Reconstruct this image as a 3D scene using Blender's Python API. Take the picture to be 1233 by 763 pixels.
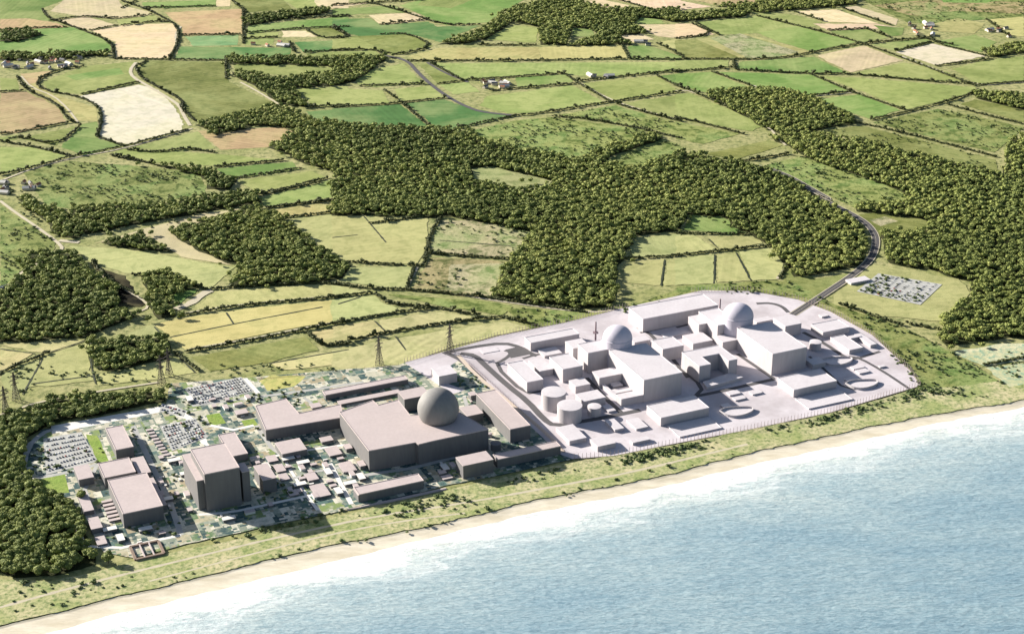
import bpy, bmesh, math, random
import numpy as np
from mathutils import Vector

# ------------------------------------------------------------------ camera, world, sun, exposure
for o in list(bpy.data.objects): bpy.data.objects.remove(o)
scene = bpy.context.scene
COL = scene.collection
F = 2000.0; TH = math.radians(24); CH = 1200.0; CX = 616.5; CY = 381.5
cam = bpy.data.cameras.new('camera'); camo = bpy.data.objects.new('camera', cam); COL.objects.link(camo)
camo.location = (0, 0, CH); camo.rotation_euler = (math.pi/2 - TH, 0, 0)
cam.sensor_fit = 'HORIZONTAL'; cam.sensor_width = 36; cam.lens = 36*F/1233
cam.clip_start = 5; cam.clip_end = 90000
scene.camera = camo
SUN_EL = math.radians(21.5); SHX, SHY = 0.89, -0.456          # direction in which shadows fall
w = bpy.data.worlds.new('World'); scene.world = w; w.use_nodes = True
nt = w.node_tree; bg = nt.nodes['Background']
sky = nt.nodes.new('ShaderNodeTexSky'); sky.sky_type = 'NISHITA'; sky.sun_disc = False
sky.sun_elevation = SUN_EL; sky.sun_rotation = math.atan2(-SHX, -SHY); sky.altitude = 0
sky.air_density = 1.0; sky.dust_density = 1.5; sky.ozone_density = 1.0
nt.links.new(sky.outputs[0], bg.inputs[0]); bg.inputs[1].default_value = 0.05
sl = bpy.data.lights.new('sun', 'SUN'); sl.energy = 5.0; sl.angle = math.radians(0.5); sl.color = (1, .94, .84)
so = bpy.data.objects.new('sun', sl); COL.objects.link(so)
so.rotation_euler = Vector((SHX*math.cos(SUN_EL), SHY*math.cos(SUN_EL), -math.sin(SUN_EL))).to_track_quat('-Z', 'Y').to_euler()
scene.view_settings.view_transform = 'Standard'; scene.view_settings.look = 'None'
scene.view_settings.exposure = 1.28; scene.view_settings.gamma = 1

# ------------------------------------------------------------------ helpers
def at(x, y, z=0.0):
    a = (x-CX)/F; b = -(y-CY)/F
    dy = math.cos(TH)+b*math.sin(TH); dz = -math.sin(TH)+b*math.cos(TH)
    t = (z-CH)/dz
    return np.array((a*t, dy*t, z))
def topx(P):
    X, Y, Zz = P[0], P[1], P[2]-CH
    d = Y*math.cos(TH) - Zz*math.sin(TH); u = Y*math.sin(TH) + Zz*math.cos(TH)
    return CX + F*X/d, CY - F*u/d
def height(x, yt, yb):
    k = CH/at(x, yt)[1]; return CH - k*at(x, yb)[1]
ZO = {1:(0,0,2.936), 2:(400,0,2.936), 3:(813,0,2.936), 4:(0,220,2.936), 5:(400,220,2.936), 6:(813,220,2.936),
      'C1':(540,340,3.467), 'C2':(820,330,3.467), 'B':(380,420,3.469), 'A':(190,430,3.632), 'L':(0,440,2.935),
      'R':(200,500,5.87), 'S7':(0,560,2.466), 'S8':(500,440,1.682), 'F':(0,0,1.0), 'P':(0,400,5.14)}
def px(z, p):
    o = ZO[z]; return (o[0]+p[0]/o[2], o[1]+p[1]/o[2])
def gp(z, pts, h=0.0): return [at(*px(z, p), h) for p in pts]
def tag(o, label=None, cat=None, group=None, kind=None):
    if label: o['label'] = label
    if cat: o['category'] = cat
    if group: o['group'] = group
    if kind: o['kind'] = kind
    return o
def link(name, me, parent=None):
    o = bpy.data.objects.new(name, me); COL.objects.link(o)
    if parent: o.parent = parent
    return o
def empty(name, loc, rz=0):
    o = bpy.data.objects.new(name, None); COL.objects.link(o); o.location = loc; o.rotation_euler = (0, 0, rz)
    o.empty_display_size = 1
    return o
def copy_tree(o):
    c = o.copy(); COL.objects.link(c)
    for ch in list(o.children):
        d = ch.copy(); COL.objects.link(d); d.parent = c
    return c
def mesh_np(name, V, T, mats, cols=None, midx=None, smooth=False, colname='col'):
    """triangle mesh from numpy arrays"""
    me = bpy.data.meshes.new(name)
    V = np.asarray(V, np.float32); T = np.asarray(T, np.int32)
    me.vertices.add(len(V)); me.vertices.foreach_set('co', V.ravel())
    me.loops.add(T.size); me.loops.foreach_set('vertex_index', T.ravel())
    me.polygons.add(len(T)); me.polygons.foreach_set('loop_start', np.arange(0, T.size, 3, dtype=np.int32))
    me.polygons.foreach_set('loop_total', np.full(len(T), 3, np.int32))
    if midx is not None: me.polygons.foreach_set('material_index', np.asarray(midx, np.int32))
    if cols is not None:
        a = me.attributes.new(colname, 'FLOAT_COLOR', 'POINT'); c = np.ones((len(V), 4), np.float32); c[:, :3] = cols
        a.data.foreach_set('color', c.ravel())
    for m in mats: me.materials.append(m)
    me.update(); me.validate()
    if smooth: me.polygons.foreach_set('use_smooth', np.ones(len(me.polygons), bool))
    return me
def mesh_py(name, V, Fc, mats):
    me = bpy.data.meshes.new(name); me.from_pydata([tuple(v) for v in V], [], Fc)
    for m in mats: me.materials.append(m)
    me.update(); return me
class MB:
    def __init__(s): s.V = []; s.F = []; s.M = []
    def add(s, V, Fc, m=0):
        n = len(s.V); s.V += [tuple(v) for v in V]; s.F += [tuple(i+n for i in f) for f in Fc]; s.M += [m]*len(Fc)
    def box(s, c, d, rz=0, m=0):
        x, y, z = d[0]/2, d[1]/2, d[2]/2; cr, sr = math.cos(rz), math.sin(rz); V = []
        for k in (-z, z):
            for i, j in ((-x,-y), (x,-y), (x,y), (-x,y)): V.append((c[0]+i*cr-j*sr, c[1]+i*sr+j*cr, c[2]+k))
        s.add(V, [(3,2,1,0), (4,5,6,7), (0,1,5,4), (1,2,6,5), (2,3,7,6), (3,0,4,7)], m)
    def bar(s, a, b, r, r2=None, n=4, m=0):
        a = Vector(a); b = Vector(b); r2 = r if r2 is None else r2; q = (b-a).to_track_quat('Z', 'Y'); V = []
        for p, rr in ((a, r), (b, r2)):
            for k in range(n):
                t = 2*math.pi*k/n + math.pi/4; V.append(p + q @ Vector((math.cos(t)*rr, math.sin(t)*rr, 0)))
        s.add(V, [(k, (k+1) % n, (k+1) % n+n, k+n) for k in range(n)] + [tuple(range(n-1, -1, -1)), tuple(range(n, 2*n))], m)
    def lathe(s, prof, c=(0,0,0), n=48, m=0):
        V = []; Fc = []
        for r, z in prof:
            for k in range(n):
                t = 2*math.pi*k/n; V.append((c[0]+r*math.cos(t), c[1]+r*math.sin(t), c[2]+z))
        for i in range(len(prof)-1):
            for k in range(n): Fc.append((i*n+k, i*n+(k+1) % n, (i+1)*n+(k+1) % n, (i+1)*n+k))
        s.add(V, Fc, m)
    def build(s, name, mats, parent=None, smooth=False):
        me = mesh_py(name, s.V, s.F, mats if isinstance(mats, (list, tuple)) else [mats])
        me.polygons.foreach_set('material_index', s.M)
        if smooth: me.polygons.foreach_set('use_smooth', [True]*len(me.polygons))
        return link(name, me, parent)

# ------------------------------------------------------------------ materials
def newmat(name):
    m = bpy.data.materials.new(name); m.use_nodes = True; t = m.node_tree
    return m, t, t.nodes['Principled BSDF']
def N(t, typ, **kw):
    n = t.nodes.new(typ)
    for k, v in kw.items():
        if k.startswith('i_'):
            key = k[2:]; key = int(key) if key.isdigit() else key.replace('_', ' ')
            n.inputs[key].default_value = v
        else: setattr(n, k, v)
    return n
def ramp(t, src, stops, interp='LINEAR'):
    r = N(t, 'ShaderNodeValToRGB'); r.color_ramp.interpolation = interp; e = r.color_ramp.elements
    while len(e) < len(stops): e.new(0.5)
    for i, (p, c) in enumerate(stops):
        e[i].position = p; e[i].color = (c, c, c, 1) if isinstance(c, (int, float)) else (*c, 1)
    t.links.new(src, r.inputs[0]); return r.outputs[0]
def mix(t, f, a, b, mode='MIX'):
    m = N(t, 'ShaderNodeMix', data_type='RGBA', blend_type=mode)
    for s, v in ((m.inputs['Factor'], f), (m.inputs['A'], a), (m.inputs['B'], b)):
        if isinstance(v, (int, float)): s.default_value = v if s.name == 'Factor' else (v, v, v, 1)
        elif isinstance(v, tuple): s.default_value = (*v, 1)
        else: t.links.new(v, s)
    return m.outputs['Result']
def mth(t, op, a, b=None, c=None):
    m = N(t, 'ShaderNodeMath', operation=op)
    for s, v in zip(m.inputs, (a, b, c)):
        if v is None: continue
        if isinstance(v, (int, float)): s.default_value = v
        else: t.links.new(v, s)
    return m.outputs[0]
def coord(t, scale=(1, 1, 1), rz=0):
    tc = N(t, 'ShaderNodeTexCoord'); mp = N(t, 'ShaderNodeMapping'); mp.inputs['Scale'].default_value = scale
    mp.inputs['Rotation'].default_value = (0, 0, rz)
    g = N(t, 'ShaderNodeNewGeometry'); t.links.new(g.outputs['Position'], mp.inputs[0]); return mp.outputs[0]
def noise(t, vec, s, d=4, r=.55, dist=0):
    n = N(t, 'ShaderNodeTexNoise', i_Scale=s, i_Detail=d, i_Roughness=r, i_Distortion=dist); t.links.new(vec, n.inputs['Vector']); return n.outputs['Fac']
def bump(t, bs, h, strength=.4, dist=1.0):
    b = N(t, 'ShaderNodeBump', i_Strength=strength, i_Distance=dist); t.links.new(h, b.inputs['Height']); t.links.new(b.outputs[0], bs.inputs['Normal'])
AX = math.radians(24)

def mat_ground(name, a, b, c, s=.01, rough=.95):
    m, t, bs = newmat(name); v = coord(t)
    n1 = noise(t, v, s, 6, .6); n2 = noise(t, v, s*7, 5, .65)
    col = mix(t, ramp(t, n1, [(.38, 0), (.62, 1)]), a, b)
    col = mix(t, ramp(t, n2, [(.45, 0), (.68, 1)]), col, c)
    t.links.new(col, bs.inputs['Base Color']); bs.inputs['Roughness'].default_value = rough; bs.inputs['Specular IOR Level'].default_value = .1
    bump(t, bs, n2, .5, 1.5); return m
M_ground = mat_ground('meadow', (.27, .28, .11), (.37, .35, .17), (.10, .13, .045), .012)
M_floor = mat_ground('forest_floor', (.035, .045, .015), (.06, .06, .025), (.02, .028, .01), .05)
M_dune = mat_ground('dune_grass', (.30, .33, .135), (.50, .45, .27), (.12, .18, .06), .022)
M_lawn = mat_ground('lawn', (.20, .30, .06), (.27, .33, .09), (.15, .22, .05), .03)
M_sandheath = mat_ground('heath_sand', (.55, .52, .34), (.38, .40, .22), (.16, .30, .22), .015)

def mat_field():
    m, t, bs = newmat('field_crop')
    at_ = N(t, 'ShaderNodeAttribute', attribute_name='col'); pr = N(t, 'ShaderNodeAttribute', attribute_name='par')
    sep = N(t, 'ShaderNodeSeparateColor'); t.links.new(pr.outputs['Color'], sep.inputs[0])
    v = coord(t)
    sx = N(t, 'ShaderNodeSeparateXYZ'); t.links.new(v, sx.inputs[0])
    n0 = noise(t, v, .006, 5, .6, .5); n1 = noise(t, v, .035, 6, .68, .4); n2 = noise(t, v, .16, 4, .7)
    ang = mth(t, 'MULTIPLY', sep.outputs[0], 3.14159)
    u = mth(t, 'ADD', mth(t, 'MULTIPLY', sx.outputs[0], mth(t, 'COSINE', ang)), mth(t, 'MULTIPLY', sx.outputs[1], mth(t, 'SINE', ang)))
    st = mth(t, 'ADD', mth(t, 'MULTIPLY', mth(t, 'SINE', mth(t, 'ADD', mth(t, 'MULTIPLY', u, .42), mth(t, 'MULTIPLY', n1, 2.5))), .5), .5)
    st2 = noise(t, v, .02, 2)
    cmb = N(t, 'ShaderNodeCombineXYZ'); t.links.new(mth(t, 'MULTIPLY', u, .09), cmb.inputs[0])
    st3 = noise(t, cmb.outputs[0], 1.0, 3, .6)
    base = at_.outputs['Color']
    mot = sep.outputs[1]; strp = sep.outputs[2]
    # broad tonal drift, row marks, scrub patches
    k0 = mth(t, 'ADD', .62, mth(t, 'MULTIPLY', n0, .76))
    c = mix(t, 1.0, base, k0, 'MULTIPLY')
    dry = mix(t, ramp(t, n0, [(.42, 0), (.62, 1)]), c, (.50, .44, .22)); c = mix(t, .30, c, dry)
    rowk = mth(t, 'SUBTRACT', 1.0, mth(t, 'MULTIPLY', mth(t, 'MULTIPLY', st, ramp(t, st2, [(.35, .3), (.6, 1)])), mth(t, 'MULTIPLY', strp, .28)))
    c = mix(t, 1.0, c, rowk, 'MULTIPLY')
    c = mix(t, 1.0, c, mth(t, 'ADD', 1.0, mth(t, 'MULTIPLY', mth(t, 'SUBTRACT', st3, .5), mth(t, 'ADD', .22, mth(t, 'MULTIPLY', strp, .7)))), 'MULTIPLY')
    patch = mth(t, 'MULTIPLY', ramp(t, n1, [(.47, 0), (.60, 1)]), mth(t, 'ADD', mth(t, 'MULTIPLY', mot, 1.0), .14))
    c = mix(t, patch, c, mix(t, 1.0, c, (.34, .44, .30), 'MULTIPLY'))
    c = mix(t, mth(t, 'MULTIPLY', mth(t, 'MULTIPLY', ramp(t, n0, [(.48, 0), (.60, 1)]), mot), .55), c, (.13, .24, .07))
    fine = mth(t, 'MULTIPLY', ramp(t, n2, [(.5, 0), (.66, 1)]), mth(t, 'MULTIPLY', mot, .8))
    c = mix(t, fine, c, mix(t, 1.0, c, (.36, .42, .3), 'MULTIPLY'))
    t.links.new(c, bs.inputs['Base Color']); bs.inputs['Roughness'].default_value = .95; bs.inputs['Specular IOR Level'].default_value = .08
    bump(t, bs, mth(t, 'ADD', mth(t, 'MULTIPLY', n2, mth(t, 'ADD', mot, .2)), mth(t, 'MULTIPLY', st3, .3)), .5, 1.2)
    return m
M_field = mat_field()

def mat_leaf(name, dark, light):
    m, t, bs = newmat(name); a = N(t, 'ShaderNodeAttribute', attribute_name='col'); s = N(t, 'ShaderNodeSeparateColor')
    t.links.new(a.outputs['Color'], s.inputs[0])
    oi = N(t, 'ShaderNodeObjectInfo')
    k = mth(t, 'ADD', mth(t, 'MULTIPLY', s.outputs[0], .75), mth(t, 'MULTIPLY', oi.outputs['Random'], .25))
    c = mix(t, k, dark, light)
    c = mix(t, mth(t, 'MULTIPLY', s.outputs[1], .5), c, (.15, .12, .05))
    t.links.new(c, bs.inputs['Base Color']); bs.inputs['Roughness'].default_value = .75; bs.inputs['Specular IOR Level'].default_value = .25
    return m
M_leaf = mat_leaf('broadleaf_foliage', (.055, .085, .02), (.33, .365, .10))
M_hedge = mat_leaf('hedge_foliage', (.035, .045, .015), (.12, .135, .045))
M_scrub = mat_leaf('scrub_foliage', (.05, .085, .03), (.15, .19, .06))
def plain(name, c, rough=.7, var=.06, s=.3, metal=0, spec=.3):
    m, t, bs = newmat(name); v = coord(t); n = noise(t, v, s, 5, .6)
    col = mix(t, n, tuple(x*(1-var*2) for x in c), tuple(min(1, x*(1+var)) for x in c))
    t.links.new(col, bs.inputs['Base Color']); bs.inputs['Roughness'].default_value = rough
    bs.inputs['Metallic'].default_value = metal; bs.inputs['Specular IOR Level'].default_value = spec
    return m
M_bark = plain('bark', (.09, .065, .045), .9)
def mat_wall(name, c, stain, jl=6.0, k=.35):
    m, t, bs = newmat(name); v = coord(t, rz=-AX); s = N(t, 'ShaderNodeSeparateXYZ'); t.links.new(v, s.inputs[0])
    vs = coord(t, (1, 1, .12)); n = noise(t, vs, .22, 6, .65); n2 = noise(t, v, .03, 3)
    col = mix(t, ramp(t, n, [(.35, 0), (.75, 1)]), c, stain)
    col = mix(t, 1.0, col, mth(t, 'ADD', .9, mth(t, 'MULTIPLY', n2, .2)), 'MULTIPLY')
    t.links.new(col, bs.inputs['Base Color']); bs.inputs['Roughness'].default_value = .65; bs.inputs['Specular IOR Level'].default_value = .2
    return m
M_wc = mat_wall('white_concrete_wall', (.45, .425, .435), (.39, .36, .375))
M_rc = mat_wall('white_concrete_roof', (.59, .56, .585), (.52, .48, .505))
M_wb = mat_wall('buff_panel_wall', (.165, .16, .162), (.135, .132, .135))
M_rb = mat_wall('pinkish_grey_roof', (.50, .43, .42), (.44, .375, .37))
M_domeB = mat_wall('dome_shell', (.23, .225, .22), (.19, .186, .183))
M_domeC = mat_wall('pale_dome_shell', (.50, .48, .55), (.45, .43, .50))
M_road = plain('asphalt', (.085, .08, .085), .85, .12, .15)
M_roadC = plain('grey_asphalt', (.10, .095, .10), .85, .1, .15)
M_track = plain('pale_track', (.50, .45, .33), .95, .15, .08)
M_ditch = plain('ditch_mud', (.035, .045, .025), .8, .3, .1)
M_steel = plain('dark_galvanised_steel', (.10, .085, .08), .6, .1, .3)
M_post = plain('pinkish_concrete_post', (.42, .34, .34), .8, .08, .3)
M_rust = plain('rusty_sheet_pile', (.26, .19, .15), .8, .2, .3)
M_paving = plain('car_park_paving', (.42, .42, .40), .9, .18, .06)
M_white = plain('white_hardstanding', (.72, .70, .66), .9, .1, .05)
def mat_siteA():
    m, t, bs = newmat('power_station_yard'); v = coord(t, rz=-AX); c = None
    pal1 = [(0, (.50, .47, .37)), (.16, (.28, .31, .25)), (.32, (.08, .14, .13)), (.50, (.035, .07, .075)), (.72, (.56, .54, .45)), (.84, (.20, .26, .09)), (.93, (.42, .38, .26))]  # dark teal plots: asphalt, with building shade also put into the palette
    pal2 = [(0, (.62, .58, .48)), (.18, (.22, .25, .20)), (.36, (.045, .085, .09)), (.62, (.45, .43, .34)), (.80, (.11, .18, .085)), (.9, (.36, .30, .20))]
    for k, (sx, sy, pal) in enumerate(((34, 21, pal1), (11, 19, pal2), (5.5, 4.5, pal2))):
        wob = N(t, 'ShaderNodeVectorMath', operation='SNAP'); wob.inputs[1].default_value = (sx, sy, 1000)
        off = N(t, 'ShaderNodeVectorMath', operation='ADD'); off.inputs[1].default_value = (13.7*k, 7.1*k, 500); t.links.new(v, off.inputs[0]); t.links.new(off.outputs[0], wob.inputs[0])
        wn = N(t, 'ShaderNodeTexWhiteNoise', noise_dimensions='3D'); t.links.new(wob.outputs[0], wn.inputs['Vector'])
        sc_ = N(t, 'ShaderNodeSeparateColor'); t.links.new(wn.outputs['Color'], sc_.inputs[0]); cc = ramp(t, sc_.outputs[0], pal, 'CONSTANT')
        c = cc if c is None else mix(t, ramp(t, sc_.outputs[1], [(0, 0), (.58, 0), (.6, 1)] if k == 1 else [(0, 0), (.76, 0), (.78, 1)], 'CONSTANT'), c, cc)
    n3 = noise(t, v, .12, 6, .75); c = mix(t, ramp(t, n3, [(.47, 0), (.66, .7)]), c, (.15, .20, .15)); n4 = noise(t, v, .05, 6, .7); c = mix(t, ramp(t, n4, [(.52, 0), (.66, .6)]), c, (.50, .48, .38))
    t.links.new(c, bs.inputs['Base Color']); bs.inputs['Roughness'].default_value = .9; bs.inputs['Specular IOR Level'].default_value = .15
    return m
M_yard = mat_siteA()
def mat_siteC():
    m, t, bs = newmat('pale_platform'); v = coord(t, rz=-AX)
    n = noise(t, v, .012, 5, .6); n2 = noise(t, v, .12, 5, .7)
    c = mix(t, ramp(t, n, [(.4, 0), (.62, 1)]), (.57, .53, .56), (.43, .39, .41))
    c = mix(t, ramp(t, n2, [(.5, 0), (.75, .6)]), c, (.42, .38, .395))
    t.links.new(c, bs.inputs['Base Color']); bs.inputs['Roughness'].default_value = .9; bs.inputs['Specular IOR Level'].default_value = .1
    return m
M_plat = mat_siteC()
def mat_sea():
    m, t, bs = newmat('sea_water'); a = N(t, 'ShaderNodeAttribute', attribute_name='shore'); d = a.outputs['Fac']
    v = coord(t, rz=-AX); vs = coord(t, (.35, 1, 1), rz=-AX + math.radians(28)); vf = coord(t, (.4, 1, 1), rz=-AX)
    nb = noise(t, vf, .018, 5, .6, .6); nf = noise(t, vf, .10, 6, .7, .6); rip = noise(t, vs, .34, 5, .75); big = noise(t, vs, .012, 4, .6); sw = noise(t, vs, .10, 5, .66)
    # water colour: pale turquoise near the shore to blue offshore
    wc = ramp(t, mth(t, 'DIVIDE', d, 500.0), [(0, (.42, .51, .50)), (.10, (.29, .40, .44)), (.35, (.19, .30, .365)), (1, (.15, .255, .325))])
    wc = mix(t, ramp(t, big, [(.38, 0), (.65, 1)]), wc, mix(t, 1.0, wc, (1.3, 1.18, 1.1), 'MULTIPLY'))
    wc = mix(t, ramp(t, rip, [(.40, 0), (.60, .85)]), wc, mix(t, 1.0, wc, (1.75, 1.5, 1.38), 'MULTIPLY'))  # lit and shaded wave facets put into the colour, here and below
    wc = mix(t, ramp(t, sw, [(.52, 0), (.7, .45)]), wc, mix(t, 1.0, wc, (.62, .72, .78), 'MULTIPLY'))
    # surf
    dd = mth(t, 'ADD', d, mth(t, 'MULTIPLY', mth(t, 'SUBTRACT', nb, .5), -150.0))
    f1 = ramp(t, mth(t, 'DIVIDE', dd, 100.0), [(0, 1), (.24, 1), (.31, .6), (.38, .2), (.55, .42), (.64, .12), (1, 0)])
    f1 = mth(t, 'MULTIPLY', mth(t, 'ADD', f1, mth(t, 'MULTIPLY', mth(t, 'SUBTRACT', nf, .5), mth(t, 'MULTIPLY', f1, 2.6))), 1.0)
    f1 = mth(t, 'MINIMUM', mth(t, 'MAXIMUM', f1, 0.0), 1.0)
    wash = ramp(t, mth(t, 'DIVIDE', d, 100.0), [(0, 1), (.06, .9), (.2, 0)])
    f = mth(t, 'MAXIMUM', f1, mth(t, 'MULTIPLY', wash, .8))
    c = mix(t, f, wc, (.76, .78, .77))
    t.links.new(c, bs.inputs['Base Color'])
    t.links.new(mth(t, 'ADD', .32, mth(t, 'MULTIPLY', f, .5)), bs.inputs['Roughness'])
    h = mth(t, 'ADD', mth(t, 'MULTIPLY', rip, 1.0), mth(t, 'MULTIPLY', sw, 2.2)); bump(t, bs, h, .55, 2.2)
    return m
M_sea = mat_sea()
def mat_beach():
    m, t, bs = newmat('beach_sand'); v = coord(t, (.3, 1, 1), -AX); n = noise(t, v, .06, 6, .65); n2 = noise(t, v, .4, 4, .6)
    c = mix(t, ramp(t, n, [(.4, 0), (.65, 1)]), (.70, .64, .52), (.56, .50, .38)); c = mix(t, ramp(t, n2, [(.5, 0), (.8, .5)]), c, (.45, .40, .30))
    t.links.new(c, bs.inputs['Base Color']); bs.inputs['Roughness'].default_value = .95; bs.inputs['Specular IOR Level'].default_value = .1
    bump(t, bs, n, .4, 1.0); return m
M_beach = mat_beach()

# ------------------------------------------------------------------ coast: land, beach, sea
rng = np.random.default_rng(7); random.seed(7)
def resample(P, step):
    P = [np.array(p, float) for p in P]; out = [P[0]]
    for a, b in zip(P[:-1], P[1:]):
        n = max(1, int(np.linalg.norm(b-a)/step))
        for k in range(1, n+1): out.append(a+(b-a)*k/n)
    return out
cliff_px = [(-60,771),(0,755),(60,742),(122,724),(215,702),(316,678),(405,657),(500,637.5),(580,620),(649,603),(725,588),(797,574),(860,558),(916,544),(1035,517),(1130,500),(1233,482),(1300,470)]
shore_px = [(-60,800),(0,780),(60,763),(122,743),(243,714),(365,686),(500,650),(560,636.5),(619,623),(740,597.5),(857,571),(950,549.5),(1035,530),(1140,507),(1233,489),(1300,476)]
DU = np.array((math.cos(AX), math.sin(AX), 0)); DN = np.array((-math.sin(AX), math.cos(AX), 0))
def coast(pxs, jit, z):
    P = resample([at(x, y) for x, y in pxs], 7.0)
    P = [p + DN*(jit*(math.sin(i*.13)+.7*math.sin(i*.47+1)+.5*math.sin(i*1.13+2))*.5) for i, p in enumerate(P)]
    P = [P[0]-DU*30000, P[0]-DU*3000] + P + [P[-1]+DU*3000, P[-1]+DU*30000]
    return [np.array((p[0], p[1], z)) for p in P]
cl = coast(cliff_px, 3.0, 0.0); sh = coast(shore_px, 3.5, -2.0)
def strip(name, rows, mat, attr=None, kind='structure'):
    n = len(rows[0]); V = [p for r in rows for p in r]; Fc = []
    for i in range(len(rows)-1):
        for k in range(n-1): Fc.append((i*n+k, i*n+k+1, (i+1)*n+k+1, (i+1)*n+k))
    me = mesh_py(name, V, Fc, [mat])
    if attr is not None:
        a = me.attributes.new('shore', 'FLOAT', 'POINT'); a.data.foreach_set('value', np.repeat(np.array(attr, np.float32), n))
    o = link(name, me); o['kind'] = kind; return o
strip('ground', [cl, [p+DN*400 for p in cl], [p+DN*45000 for p in cl]], M_ground)
def near(P, Q):     # resample Q so that it has as many points as P
    return [np.array(Q[min(len(Q)-1, round(i*(len(Q)-1)/(len(P)-1)))]) for i in range(len(P))]
# beach: from a small bank at the top to below the water
inn = cl; t_ = np.linspace(0, 1, len(cl)); Sx = np.array(sh)
def shore_pt(p):    # point of the shoreline straight seaward of p
    s = np.dot(Sx-p, DU); i = int(np.argmin(np.abs(s))); d = np.dot(Sx[i]-p, DN); q = p + DN*d; return np.array((q[0], q[1], -2.0))
shm = [shore_pt(p) for p in cl]
strip('beach', [[p+DN*1.5+np.array((0,0,.25)) for p in cl], [np.array((p[0], p[1], -.5)) - DN*2.2 for p in cl], [q*.5+np.array((p[0],p[1],-.7))*.5+np.array((0,0,-.1)) for p, q in zip(cl, shm)],
      shm, [np.array((q[0], q[1], -9)) - DN*60 for q in shm]], M_beach)
offs = [-4, 0, 5, 12, 20, 32, 50, 80, 130, 250, 500, 900, 1500, 40000]
strip('sea', [[np.array((p[0], p[1], -1.9)) - DN*o for p in sh] for o in offs], M_sea, [max(0, o) for o in offs])

# ------------------------------------------------------------------ flat sheets (fields, yards, roads)
ZL = [0.1]
def rough_poly(P, step=14, jit=2.0):
    out = []
    n = len(P)
    for i in range(n):
        a, b = P[i], P[(i+1) % n]; m = max(1, int(np.linalg.norm(b-a)/step))
        for k in range(m):
            q = a+(b-a)*k/m; out.append(q + np.array((rng.normal()*jit*.5, rng.normal()*jit*.5, 0)) if jit else q)
    return out
def sheet(name, P, mat, z=None, jit=2.0, step=14, col=None, par=None):
    if z is None: ZL[0] += 0.004; z = ZL[0]
    Q = rough_poly(P, step, jit)
    me = mesh_py(name, [(q[0], q[1], z) for q in Q], [tuple(range(len(Q)))], [mat])
    bm = bmesh.new(); bm.from_mesh(me); bmesh.ops.triangulate(bm, faces=bm.faces[:]); bmesh.ops.recalc_face_normals(bm, faces=bm.faces[:])
    for f in bm.faces:
        if f.normal.z < 0: f.normal_flip()
    bm.to_mesh(me); bm.free()
    for nm, c in (('col', col), ('par', par)):
        if c is not None:
            a = me.attributes.new(nm, 'FLOAT_COLOR', 'POINT'); a.data.foreach_set('color', np.tile(np.array((*c, 1), np.float32), len(me.vertices)))
    o = link(name, me); o['kind'] = 'structure'; return o
def ribbon(name, P, width, mat, z=None, jit=0.0, step=8):
    if z is None: ZL[0] += 0.004; z = ZL[0]
    P = resample(P, step); V = []; n = len(P)
    for i, p in enumerate(P):
        d = P[min(n-1, i+1)]-P[max(0, i-1)]; d = d/ (np.linalg.norm(d)+1e-9); q = np.array((-d[1], d[0], 0)); ww = width/2*(1+rng.normal()*jit)
        V += [(*(p+q*ww)[:2], z), (*(p-q*ww)[:2], z)]
    me = mesh_py(name, V, [(2*i+1, 2*i+3, 2*i+2, 2*i) for i in range(n-1)], [mat]); o = link(name, me); o['kind'] = 'structure'; return o
def smooth_line(P, it=2):
    P = [np.array(p, float) for p in P]
    for _ in range(it):
        Q = [P[0]]
        for a, b in zip(P[:-1], P[1:]): Q += [a*.75+b*.25, a*.25+b*.75]
        Q.append(P[-1]); P = Q
    return P

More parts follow.
